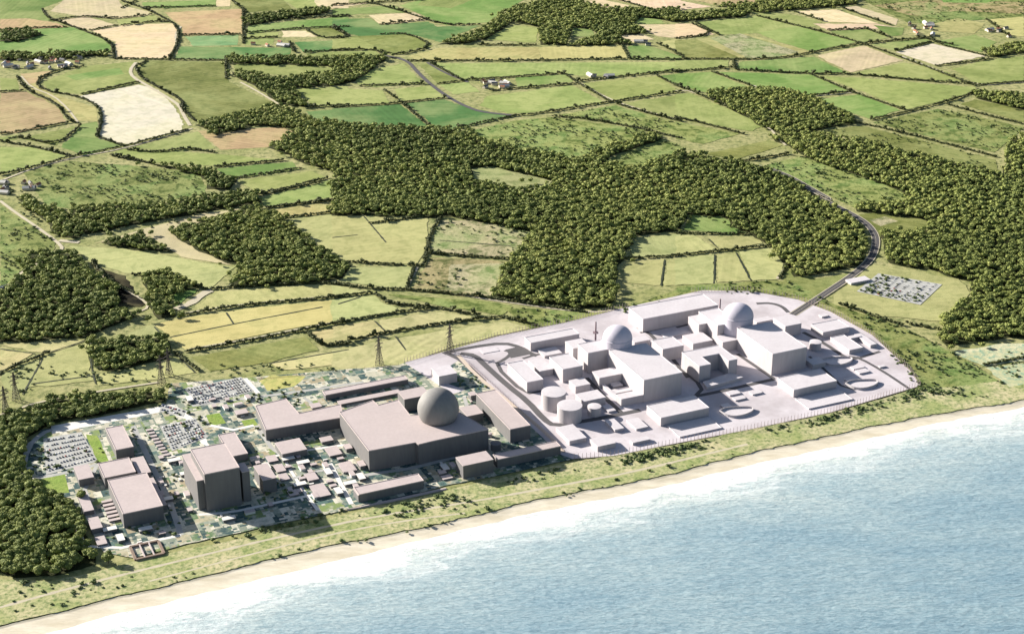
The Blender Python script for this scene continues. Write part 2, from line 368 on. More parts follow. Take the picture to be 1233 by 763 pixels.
#   colour, stripes angle, mottling, stripe strength
KC = {'white':((.64,.58,.47),.12,.15,'white'), 'cream':((.62,.50,.33),.1,.3,'cream'), 'pink':((.60,.46,.34),.1,.3,'pinkish'), 'tan':((.46,.33,.19),.15,.5,'tan'), 'brown':((.33,.27,.14),.9,.1,'brown'),
      'straw':((.48,.43,.22),.25,.35,'straw'), 'lime':((.39,.395,.165),.18,.25,'lime'), 'green':((.17,.28,.075),.1,.35,'bright green'),
      'emerald':((.095,.21,.065),.08,.4,'emerald'), 'olive':((.20,.215,.07),.3,.5,'olive'), 'scrub':((.24,.26,.095),.85,.05,'mottled'),
      'heath':((.42,.39,.24),.8,.05,'rough'), 'mint':((.17,.30,.13),.1,.9,'striped'), 'yellow':((.52,.47,.20),.1,.2,'yellow')}
FIELDS = [
 (1,'green',[(0,0),(230,0),(150,30),(165,60),(195,75),(0,68)]), (1,'cream',[(230,0),(420,0),(430,20),(520,40),(540,55),(410,68),(290,58),(175,40)]),
 (1,'tan',[(0,68),(100,66),(200,82),(235,97),(0,110)]), (1,'green',[(0,110),(235,97),(270,100),(395,150),(390,185),(200,195),(0,215)]),
 (1,'cream',[(200,72),(300,58),(415,90),(320,108),(270,98)]), (1,'lime',[(410,72),(540,52),(565,70),(430,90)]),
 (1,'cream',[(325,110),(430,90),(610,83),(630,100),(630,165),(600,205),(410,210),(408,150)]), (1,'tan',[(580,45),(855,32),(860,120),(650,125),(640,95)]),
 (1,'green',[(500,10),(760,0),(765,22),(590,30),(510,25)]), (1,'cream',[(765,0),(815,0),(812,24),(765,24)]), (1,'olive',[(820,0),(1000,0),(1035,35),(870,45),(830,20)]),
 (1,'lime',[(1000,0),(1110,0),(1125,28),(1050,32)]), (1,'cream',[(1110,0),(1233,0),(1233,30),(1125,28)]), (1,'green',[(880,90),(1233,58),(1233,95),(1080,100),(870,118)]),
 (1,'lime',[(870,120),(985,115),(985,132),(870,135)]), (1,'cream',[(995,110),(1080,110),(1125,130),(1000,132)]), (1,'olive',[(1080,105),(1180,95),(1225,132),(1130,135)]),
 (1,'mint',[(655,130),(845,125),(840,160),(680,165)]), (1,'emerald',[(640,165),(1030,170),(1025,207),(615,210)]), (1,'lime',[(865,140),(965,135),(965,157),(870,160)]),
 (1,'emerald',[(1040,150),(1233,140),(1233,175),(1075,187)]), (1,'lime',[(1080,190),(1233,180),(1233,205),(1100,205)]),
 (1,'lime',[(150,290),(300,235),(480,218),(455,255),(485,292),(290,335),(170,320)]), (1,'green',[(230,270),(420,240),(440,262),(270,285)]),
 (1,'white',[(285,340),(490,300),(560,320),(610,370),(650,440),(640,460),(450,510),(350,490),(360,440),(355,380)]),
 (1,'olive',[(480,240),(520,215),(790,220),(810,290),(990,375),(960,395),(790,425),(700,430),(640,380),(650,350),(500,280)]),
 (1,'lime',[(820,220),(1233,240),(1233,255),(1060,270),(830,255)]), (1,'tan',[(70,262),(195,250),(130,290),(100,300)]),
 (1,'straw',[(100,300),(130,290),(190,335),(340,380),(345,430),(245,425),(230,385),(120,335)]), (1,'lime',[(0,275),(60,280),(70,320),(0,325)]),
 (1,'tan',[(0,330),(90,325),(200,375),(235,430),(60,470),(0,472)]), (1,'olive',[(75,490),(270,445),(200,515)]), (1,'green',[(290,440),(345,430),(345,490),(430,515),(300,550),(215,520)]),
 (1,'lime',[(0,520),(110,520),(235,552),(60,605),(0,615)]), (1,'lime',[(470,520),(700,465),(760,525),(600,540)]), (1,'tan',[(700,465),(990,450),(1050,465),(960,520),(780,530)]),
 (1,'lime',[(390,545),(440,525),(760,545),(980,565),(790,588),(560,575)]), (1,'green',[(760,597),(1030,572),(1060,597),(820,632)]),
 (1,'lime',[(840,640),(1100,605),(1155,628),(920,685)]), (1,'lime',[(920,700),(1180,635),(1233,655),(1233,690),(940,730)]), (1,'straw',[(950,745),(1180,710),(1233,735),(1233,763),(980,763)]),
 (1,'scrub',[(80,610),(240,570),(520,590),(700,610),(730,660),(720,690),(450,730),(260,740),(160,725)]), (1,'lime',[(1050,315),(1233,305),(1233,372),(1110,378)]),
 (1,'emerald',[(1080,395),(1233,385),(1233,445),(1120,430)]), (1,'lime',[(0,485),(60,478),(60,495),(0,500)]),
 (2,'cream',[(0,10),(140,12),(0,32)]), (2,'green',[(0,34),(215,20),(265,45),(100,50),(0,62)]), (2,'cream',[(130,55),(290,45),(345,72),(170,88)]),
 (2,'emerald',[(0,70),(130,65),(175,90),(340,78),(370,95),(520,92),(380,150),(280,122),(90,128),(0,98)]), (2,'green',[(240,20),(320,0),(680,0),(600,45),(550,80),(400,90)]),
 (2,'lime',[(320,0),(500,0),(420,30),(300,20)]),
 (2,'olive',[(60,130),(270,122),(360,165),(230,195),(170,180)]), (2,'lime',[(0,140),(90,130),(165,175),(0,180)]), (2,'lime',[(0,188),(150,178),(180,200),(0,205)]),
 (2,'lime',[(75,270),(170,240),(250,225),(325,295),(150,310),(90,300)]), (2,'straw',[(270,200),(380,170),(730,168),(740,212),(300,216)]), (2,'yellow',[(730,168),(1020,155),(1045,205),(740,212)]),
 (2,'lime',[(350,225),(1233,220),(1233,250),(1030,268),(880,270),(800,258),(460,285)]), (2,'olive',[(300,225),(345,225),(445,285),(375,298)]),
 (2,'green',[(645,275),(830,265),(855,290),(655,308)]), (2,'lime',[(380,300),(480,292),(520,325),(430,335)]), (2,'lime',[(885,295),(1150,270),(1225,322),(1000,358)]),
 (2,'lime',[(520,375),(550,340),(850,303),(965,365),(690,400),(620,402)]), (2,'lime',[(220,315),(350,305),(395,345),(240,357)]), (2,'lime',[(0,310),(180,320),(200,365),(0,378)]),
 (2,'emerald',[(0,385),(240,370),(345,452),(0,445)]), (2,'emerald',[(262,365),(395,352),(490,385),(650,410),(430,457),(365,448)]), (2,'lime',[(1035,365),(1233,335),(1233,430)]),
 (2,'scrub',[(480,465),(650,425),(780,415),(1110,460),(1100,480),(860,565),(700,545),(520,500)]), (2,'scrub',[(800,408),(1000,372),(1233,440),(1233,490),(1150,460),(960,430)]),
 (2,'scrub',[(960,570),(1160,490),(1233,515),(1233,540),(1060,605)]), (2,'olive',[(495,600),(560,590),(780,640),(760,672),(650,675),(500,632)]), (2,'lime',[(530,140),(640,90),(730,100),(720,152)]),
 (2,'green',[(850,100),(920,105),(930,132),(850,130)]), (2,'green',[(1045,165),(1110,160),(1233,200),(1233,213),(1060,212)]), (2,'cream',[(1010,125),(1090,120),(1140,140),(1060,150)]),
 (2,'cream',[(1085,88),(1233,88),(1233,137),(1150,130),(1110,108)]), (2,'cream',[(890,5),(960,0),(1070,25),(960,30)]), (2,'pink',[(1000,0),(1233,0),(1233,35),(1130,30)]),
 (2,'green',[(1070,65),(1150,58),(1175,84),(1080,88)]), (2,'green',[(1150,270),(1233,260),(1233,305)]), (2,'straw',[(1150,150),(1233,138),(1233,190)]),
 (3,'pink',[(0,0),(130,25),(0,38)]), (3,'tan',[(60,0),(310,0),(270,12),(140,18)]), (3,'cream',[(0,85),(60,85),(140,122),(0,137)]), (3,'lime',[(70,80),(290,58),(430,95),(300,118),(155,125)]),
 (3,'green',[(290,118),(430,92),(640,150),(480,182),(370,150)]), (3,'straw',[(70,140),(250,120),(480,183),(330,210),(210,210)]), (3,'olive',[(0,145),(75,140),(240,210),(40,207),(0,185)]),
 (3,'heath',[(120,135),(230,120),(440,185),(330,208),(260,208)]), (3,'lime',[(250,38),(430,55),(520,80),(480,100),(300,60)]), (3,'cream',[(425,42),(570,35),(720,85),(530,78)]), (3,'pink',[(490,85),(700,85),(800,100),(540,108)]),
 (3,'cream',[(590,28),(640,22),(790,70),(780,90)]), (3,'lime',[(545,112),(680,105),(755,135),(660,152)]), (3,'green',[(700,90),(810,100),(800,125),(760,130)]), (3,'lime',[(690,158),(890,135),(905,150),(780,182)]),
 (3,'scrub',[(660,0),(1233,0),(1233,62),(1100,70),(880,85),(820,80)]), (3,'brown',[(700,20),(900,0),(1233,10),(1233,50),(1000,40),(850,60)]), (3,'green',[(940,0),(1150,0),(1100,12),(950,10)]),
 (3,'straw',[(890,90),(1000,65),(1095,85),(1060,120),(920,110)]), (3,'green',[(930,145),(1060,125),(1140,150),(1080,185),(970,165)]), (3,'white',[(780,185),(910,155),(1100,200),(920,232)]),
 (3,'cream',[(500,198),(665,162),(805,215),(620,257)]), (3,'green',[(225,220),(490,202),(610,260),(380,258),(215,242)]), (3,'lime',[(0,215),(190,212),(185,238),(0,255)]),
 (3,'green',[(0,262),(125,255),(250,305),(130,335),(0,298)]), (3,'green',[(150,255),(480,265),(620,325),(460,338),(260,302)]), (3,'lime',[(620,262),(810,222),(960,255),(1020,290),(850,285)]),
 (3,'lime',[(510,270),(640,275),(1060,310),(1070,325),(820,388),(650,320)]), (3,'green',[(505,352),(650,335),(795,390),(690,422),(600,392)]), (3,'lime',[(980,245),(1100,212),(1233,200),(1233,285),(1070,300)]),
 (3,'yellow',[(1110,70),(1233,60),(1233,130),(1180,130)]), (3,'lime',[(0,335),(50,330),(320,440),(270,467),(130,440),(0,417)]), (3,'scrub',[(0,430),(230,475),(100,510),(0,492)]),
 (3,'olive',[(110,545),(330,497),(385,515),(210,565)]), (3,'scrub',[(700,435),(930,385),(1233,450),(1180,500),(1130,540),(760,450)]), (3,'olive',[(520,465),(660,445),(1130,565),(1145,612),(1050,592),(700,510)]),
 (3,'olive',[(1010,370),(1060,352),(1233,390),(1233,435)]), (3,'scrub',[(295,590),(450,553),(850,690),(840,715),(760,763),(640,740),(500,670)]),
 (4,'scrub',[(0,80),(200,210),(190,240),(100,290),(0,380)]), (4,'lime',[(250,225),(440,235),(830,300),(745,375),(540,325),(440,320),(320,280)]),
 (4,'heath',[(330,215),(520,160),(720,110),(900,85),(800,105),(600,180),(700,235),(820,292),(640,262),(530,190)]), (4,'green',[(320,290),(440,330),(510,430),(500,440),(400,440),(420,380)]),
 (4,'green',[(610,375),(700,380),(620,440)]), (4,'lime',[(690,440),(760,385),(1150,358),(1233,370),(1233,397),(870,432),(700,450)]),
 (4,'yellow',[(545,500),(650,480),(870,445),(1233,410),(1233,485),(1000,520),(660,592),(600,547)]), (4,'lime',[(1015,130),(1233,105),(1233,285),(1150,240)]),
 (4,'olive',[(680,615),(1080,545),(1130,590),(950,635),(740,667)]), (4,'straw',[(1100,530),(1233,508),(1233,568),(1150,580)]), (4,'straw',[(960,640),(1120,605),(1233,590),(1233,640),(1000,662)]),
 (4,'lime',[(175,605),(310,565),(320,660),(335,700),(100,725),(150,625)]), (4,'straw',[(0,590),(120,605),(0,668)]), (4,'straw',[(0,572),(300,555),(170,602),(130,600)]),
 (4,'lime',[(340,680),(620,620),(690,672),(560,695),(350,715)]), (4,'lime',[(400,555),(540,500),(590,552),(500,560)]), (4,'lime',[(145,620),(110,720),(60,745),(0,710),(0,680),(80,645)]),
 (5,'lime',[(0,110),(140,95),(310,92),(340,125),(330,240),(300,290),(60,277),(0,245)]), (5,'lime',[(65,300),(285,297),(265,378),(30,352)]),
 (5,'heath',[(375,135),(500,130),(700,175),(650,262),(580,262),(350,250)]), (5,'brown',[(345,265),(620,278),(600,320),(560,405),(460,402),(285,378)]), (5,'heath',[(420,290),(610,285),(560,400),(400,380)]), (5,'lime',[(0,360),(110,387),(0,405)]),
 (5,'lime',[(0,415),(150,400),(190,430),(260,457),(0,497)]), (5,'straw',[(0,510),(145,488),(190,528),(0,570)]), (5,'straw',[(160,487),(380,458),(500,475),(490,490),(190,527)]),
 (5,'scrub',[(190,395),(560,420),(640,440),(600,470),(400,438)]), (5,'straw',[(0,595),(350,530),(620,490),(700,515),(450,572),(200,662),(0,692)]), (5,'lime',[(1040,200),(1233,180),(1233,250),(1060,267)]),
 (5,'lime',[(1035,285),(1175,272),(1162,365),(1025,352)]), (5,'lime',[(1190,270),(1233,265),(1233,362),(1170,365)]), (5,'scrub',[(600,440),(900,460),(1040,440),(1233,375),(1233,402),(1040,468),(700,515)]),
 (6,'green',[(30,165),(60,110),(120,95),(260,175),(200,185)]), (6,'lime',[(0,190),(60,185),(150,237),(0,257)]), (6,'lime',[(115,195),(290,190),(310,215),(160,240)]), (6,'lime',[(0,270),(135,255),(140,357),(0,362)]),
 (6,'lime',[(150,255),(215,250),(268,347),(150,354)]), (6,'lime',[(225,245),(340,232),(395,275),(365,342),(275,347)]), (6,'olive',[(380,340),(410,280),(500,340),(620,320),(610,340),(480,412),(400,395)]),
 (6,'olive',[(650,115),(790,95),(900,140),(890,178),(720,195)]), (6,'heath',[(685,132),(740,120),(790,138),(725,155)]), (6,'lime',[(560,400),(700,290),(1000,340),(1045,390),(940,490),(700,470),(560,430)]),
 (6,'scrub',[(400,345),(560,430),(800,510),(960,590),(1180,720),(1100,763),(860,745),(700,530),(560,440),(430,400),(0,400),(0,365)]),
]
def hh(a): return (math.sin(a*12.9898)*43758.5453) % 1
FPX = []
for i, (z, k, pts) in enumerate(FIELDS):
    c, mo, stp, word = KC[k]; v = .86+.28*hh(i+1.3); g = 1+.12*(hh(i+7.7)-.5)
    ang = hh(i*3.1) if k not in ('olive',) else .35
    pts2 = list(pts)
    if z in (1, 2, 3):
        if k == 'lime': c = (.25, .305, .10)
        if k in ('green', 'emerald'): v *= .9
        if k == 'straw': c = (.40, .37, .16)
    if z in (4, 5, 6) and k == 'lime': c = (.385, .395, .175)
    if k in ('scrub', 'olive'): c = (c[0]*.95, c[1]*1.0, c[2]*.9)
    P = gp(z, pts2)
    FPX.append((word, [px(z, p) for p in pts]))
    sheet('field', P, M_field, col=(min(.85, c[0]*v*g), min(.85, c[1]*v), min(.85, c[2]*v)), par=(ang, mo, stp), jit=3.0)

# ------------------------------------------------------------------ woods: outlines
WOODS = {
 'wood left of the power station': [('L',[(-30,180),(60,170),(150,120),(270,130),(400,100),(590,95),(600,130),(450,150),(180,215),(105,255),(90,300),(80,380),(120,412),(150,455),(250,480),(300,590),(350,690),(200,750),(60,745),(-60,715)])],
 'round wood at the left edge': [(4,[(120,250),(250,250),(400,380),(420,440),(480,470),(300,550),(20,565),(-40,560),(-40,430),(80,330)])],
 'belt of trees below the rough meadow on the left': [(4,[(250,90),(500,80),(700,55),(900,35),(925,75),(700,105),(450,155),(300,190)]), (1,[(520,580),(700,600),(840,640),(820,672),(740,668),(710,620)]), (4,[(60,60),(100,60),(330,150),(280,200),(220,190)])],
 'diagonal wood left of the centre': [(4,[(600,170),(900,85),(1000,130),(1233,290),(1200,340),(1120,355),(820,370),(830,300),(680,230)])],
 'small wood above the left car park': [(4,[(310,570),(550,550),(620,560),(600,620),(400,665),(320,660)])],
 'spinney beside the pale track': [(4,[(480,330),(600,320),(700,370),(610,400),(610,470),(560,480),(530,430)]), (4,[(350,210),(500,190),(610,250),(385,232)])],
 'great wood in the middle': [(1,[(700,440),(990,375),(1120,430),(1233,440),(1233,640),(1040,565),(960,520),(1050,460),(900,440),(760,480)]),
    (2,[(0,445),(350,455),(480,465),(560,510),(860,565),(1140,470),(1160,490),(960,570),(1060,600),(1233,540),(1233,763),(0,763),(0,700),(60,660),(0,630)]),
    (5,[(0,0),(1233,0),(1233,170),(1050,190),(1020,300),(980,440),(920,450),(560,405),(640,260),(710,175),(500,130),(330,120),(280,90),(50,80),(0,60)]),
    (3,[(0,540),(210,570),(300,590),(500,680),(620,763),(0,763)]), (6,[(0,0),(400,0),(560,85),(660,150),(690,200),(650,300),(430,335),(340,225),(260,180),(110,90),(60,105),(0,160)])],
 'wood across the right side': [(3,[(110,330),(320,310),(470,345),(620,410),(620,440),(500,465),(380,480),(320,455),(130,350)]),
    (3,[(330,485),(500,470),(700,510),(1050,595),(1145,615),(1180,500),(1260,480),(1260,763),(800,763),(850,690),(450,555),(385,515)]),
    (6,[(700,-10),(1260,0),(1260,540),(1100,560),(950,580),(940,490),(1040,400),(1040,350),(760,280),(740,190),(900,170),(880,130),(640,100),(640,85),(850,60)])],
 'wood at the top of the view': [(2,[(370,160),(520,110),(620,40),(740,5),(860,0),(960,30),(1130,40),(1233,30),(1233,80),(1080,60),(1060,90),(1110,115),(1000,130),(1060,160),(830,165),(930,135),(925,105),(850,100),(830,162),(730,160),(740,100),(640,80),(520,150)]),
    (3,[(0,55),(250,35),(250,60),(0,80)]), (3,[(140,22),(270,12),(400,-5),(640,-5),(640,18),(300,45)]), (3,[(1050,330),(1233,340),(1233,390),(1060,350)]), (3,[(1090,180),(1233,150),(1233,190),(1120,205)])],
 'tree belt at the upper left': [(1,[(870,60),(1160,30),(1170,45),(1000,70),(870,92)]), (1,[(810,255),(1000,280),(1233,245),(1233,300),(1040,310),(1090,380),(1000,368)]), (1,[(800,203),(1233,208),(1233,232),(820,227)]), (2,[(0,205),(190,200),(170,230),(80,290),(0,300)]), (1,[(0,108),(120,105),(150,125),(60,145),(0,150)]), (1,[(0,188),(120,195),(380,190),(380,200),(60,215),(0,215)])],
}
def inpoly(X, Y, P):
    ins = np.zeros(len(X), bool); n = len(P)
    for i in range(n):
        x1, y1 = P[i][0], P[i][1]; x2, y2 = P[(i+1) % n][0], P[(i+1) % n][1]
        if y1 == y2: continue
        c = ((y1 > Y) != (y2 > Y)) & (X < (x2-x1)*(Y-y1)/(y2-y1)+x1); ins ^= c
    return ins
CLEAR = [(2,[(495,600),(560,590),(780,640),(760,672),(650,675),(500,632)]), (5,[(480,-60),(560,-50),(780,0),(770,24),(500,0)])]
ROADS = {'access': [(6,(415,468)),(6,(520,400)),(6,(640,320)),(6,(695,270)),(6,(713,210)),(6,(700,170)),(6,(660,130)),(6,(540,70)),(6,(440,20)),(3,(560,715)),(3,(500,680)),(3,(380,612)),(3,(290,588))]}
ROAD_ACC = smooth_line([at(*px(z, p)) for z, p in ROADS['access']])
trees = []
TS = 10.4
for wi, (desc, polys) in enumerate(WOODS.items()):
    for (z, pts) in polys:
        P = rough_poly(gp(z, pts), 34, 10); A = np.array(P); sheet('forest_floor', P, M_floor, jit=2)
        x0, y0 = A[:, :2].min(0); x1, y1 = A[:, :2].max(0)
        gx, gy = np.meshgrid(np.arange(x0, x1, TS), np.arange(y0, y1, TS*.87)); gx[::2] += TS/2
        gx = (gx+rng.normal(0, TS*.22, gx.shape)).ravel(); gy = (gy+rng.normal(0, TS*.22, gy.shape)).ravel()
        k = inpoly(gx, gy, P)
        for (cz, cp) in CLEAR:
            if wi == 6: k &= ~inpoly(gx, gy, gp(cz, cp))
        for x, y in zip(gx[k], gy[k]): trees.append((x, y, wi))
        for i in range(len(P)):         # stragglers along the wood edge
            if rng.random() < .5:
                q = P[i] + np.array((rng.normal()*11, rng.normal()*11, 0)); trees.append((q[0], q[1], wi))
trees = np.array(trees)
R = np.array(resample(ROAD_ACC, 8))[:, :2]
trees = np.array(trees)
for cz, cp in CLEAR[:1]: sheet('clearing', gp(cz, cp), M_field, col=(.30, .31, .15), par=(.3, .45, .1), jit=3)
# drop doubles (overlapping outlines) and trees on the road
cell = {}; keep = []
for i, (x, y, wi) in enumerate(trees):
    key = (int(x//TS), int(y//TS)); ok = True
    for dx in (-1, 0, 1):
        for dy in (-1, 0, 1):
            for j in cell.get((key[0]+dx, key[1]+dy), ()):
                if (trees[j, 0]-x)**2+(trees[j, 1]-y)**2 < 40: ok = False
    if ok and np.min((R[:, 0]-x)**2+(R[:, 1]-y)**2) > 13**2 and hh(i*.77) > .045:
        cell.setdefault(key, []).append(i); keep.append(i)
trees = trees[keep]

# ------------------------------------------------------------------ foliage geometry
def ico(sub):
    bm = bmesh.new(); bmesh.ops.create_icosphere(bm, subdivisions=sub, radius=1); V = np.array([v.co[:] for v in bm.verts]); T = np.array([[v.index for v in f.verts] for f in bm.faces]); bm.free(); return V, T
I1 = ico(1); I2 = ico(2)
def crown(r, nl, nleaf, leaf, core, zc=.62, squash=.78):
    """unit tree crown (diameter 1, total height about 1): lumpy cores and leaf clumps"""
    Vs = []; Ts = []; Cs = []; n = 0; L = []
    for i in range(nl):
        if i == 0: c = np.array((0, 0, zc)); rad = .36
        else:
            t = 2*math.pi*i/(nl-1)+r.uniform(-.4, .4); d = r.uniform(.16, .27); c = np.array((d*math.cos(t), d*math.sin(t), zc+r.uniform(-.16, .16))); rad = r.uniform(.17, .26)
        L.append((c, rad))
        V = core[0].copy(); V *= (1+r.uniform(-.2, .2, (len(V), 1)))*rad*.88; V[:, 2] *= squash; V += c
        V[:, 2] = np.maximum(V[:, 2], .12)
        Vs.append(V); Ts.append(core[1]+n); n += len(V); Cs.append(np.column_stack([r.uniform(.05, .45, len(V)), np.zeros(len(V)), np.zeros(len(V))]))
    k = r.integers(0, nl, nleaf); C = np.array([L[j][0] for j in k]); Rr = np.array([L[j][1] for j in k])
    d = r.normal(size=(nleaf, 3)); d[:, 2] = np.abs(d[:, 2]*.9)*np.where(r.random(nleaf) < .8, 1, -1); d /= np.linalg.norm(d, axis=1)[:, None]
    P = C + d*(Rr*r.uniform(.85, 1.12, nleaf))[:, None]*np.array((1, 1, squash))
    nn = d + r.normal(0, .55, d.shape); nn /= np.linalg.norm(nn, axis=1)[:, None]
    a = np.cross(nn, r.normal(size=d.shape)); a /= np.linalg.norm(a, axis=1)[:, None]; b = np.cross(nn, a); s = (leaf*r.uniform(.6, 1.35, nleaf))[:, None]
    V = np.stack([P-a*s*.6-b*s*.4, P+a*s*.6-b*s*.35, P+b*s*.75], 1).reshape(-1, 3); Vs.append(V); Ts.append(np.arange(nleaf*3).reshape(-1, 3)+n)
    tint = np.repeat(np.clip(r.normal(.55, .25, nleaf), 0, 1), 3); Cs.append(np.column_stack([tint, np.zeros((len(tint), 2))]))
    return np.vstack(Vs), np.vstack(Ts), np.vstack(Cs)
def scatter(protos, X, Y, S, HS, r, tone):
    """copies of the prototypes merged into one array set"""
    Vo = []; To = []; Co = []; n = 0; kind = r.integers(0, len(protos), len(X)); ang = r.uniform(0, 6.283, len(X))
    for k, (V, T, C) in enumerate(protos):
        s = np.where(kind == k)[0]
        if not len(s): continue
        c = np.cos(ang[s])[:, None]; q = np.sin(ang[s])[:, None]; W = np.empty((len(s), len(V), 3))
        W[:, :, 0] = (V[:, 0]*c-V[:, 1]*q)*S[s][:, None]+X[s][:, None]; W[:, :, 1] = (V[:, 0]*q+V[:, 1]*c)*S[s][:, None]+Y[s][:, None]; W[:, :, 2] = V[:, 2]*HS[s][:, None]
        TT = T[None]+(np.arange(len(s))*len(V))[:, None, None]+n; n += len(s)*len(V)
        CC = np.tile(C[None], (len(s), 1, 1)); CC[:, :, 0] = np.clip(CC[:, :, 0]*.6+tone[s][:, None]*.75-.18, 0, 1); CC[:, :, 1] = np.clip(tone[s][:, None]*1.6-1.15, 0, 1)
        Vo.append(W.reshape(-1, 3)); To.append(TT.reshape(-1, 3)); Co.append(CC.reshape(-1, 3))
    return np.vstack(Vo), np.vstack(To), np.vstack(Co)
rt = np.random.default_rng(11)
# individual trees: the 300 nearest (largest in view)
dist = np.hypot(trees[:, 0], trees[:, 1])
vis = np.array([0 <= topx((x, y, 6))[0] <= 1233 and topx((x, y, 6))[1] <= 770 for x, y in trees[:, :2]])
order = np.argsort(np.where(vis, dist, 1e9)); near_i = order[:300]; rest = np.setdiff1d(np.arange(len(trees)), near_i)
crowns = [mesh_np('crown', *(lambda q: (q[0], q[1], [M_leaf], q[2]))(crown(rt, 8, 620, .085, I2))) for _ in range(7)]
def trunk_mesh():
    b = MB(); b.bar((0,0,0), (0,0,.42), .035, .022, 7)
    for k in range(5):
        t = k*1.26+rt.uniform(-.3, .3); b.bar((0,0,.25+.03*k), (.24*math.cos(t), .24*math.sin(t), .6+rt.uniform(-.08, .1)), .016, .006, 5)
    me = mesh_py('trunk', b.V, b.F, [M_bark]); return me
trunks = [trunk_mesh() for _ in range(3)]
WD = list(WOODS)
for c, i in enumerate(near_i):
    x, y, wi = trees[i]; s = rt.uniform(13, 19); e = empty('broadleaf_tree', (x, y, 0), rt.uniform(0, 6.28)); e.scale = (s, s, s*rt.uniform(.8, 1.05))
    link('crown', crowns[c % 7], e); link('trunk', trunks[c % 3], e)
    tag(e, 'rounded olive green broadleaf tree standing in the ' + WD[int(wi)], 'tree', 'broadleaf trees of the ' + WD[int(wi)])
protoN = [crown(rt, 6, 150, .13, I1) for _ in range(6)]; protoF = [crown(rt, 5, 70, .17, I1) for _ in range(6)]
def build_cloud(name, idx_lists, mat):
    Vs, Ts, Cs = [], [], []; n = 0
    for V, T, C in idx_lists:
        Vs.append(V); Ts.append(T+n); Cs.append(C); n += len(V)
    return link(name, mesh_np(name, np.vstack(Vs), np.vstack(Ts), [mat], np.vstack(Cs)))
tr = trees[rest]; dr = dist[rest]; nr = dr < 3300
def tone_at(X, Y): return np.clip(.5+.22*np.sin(X*.011+1.3*np.sin(Y*.007))+.15*np.sin(Y*.017+X*.004)+rt.normal(0, .27, len(X)), 0, 1)
parts = []
for m, pr in ((nr, protoN), (~nr, protoF)):
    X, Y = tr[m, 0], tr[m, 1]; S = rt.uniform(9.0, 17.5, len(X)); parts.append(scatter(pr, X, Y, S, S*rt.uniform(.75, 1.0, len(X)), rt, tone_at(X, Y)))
wd = build_cloud('woodland', parts, M_leaf); tag(wd, 'dense olive green broadleaf woodland spreading between the fields', 'woodland', None, 'stuff')
print('trees', len(trees))

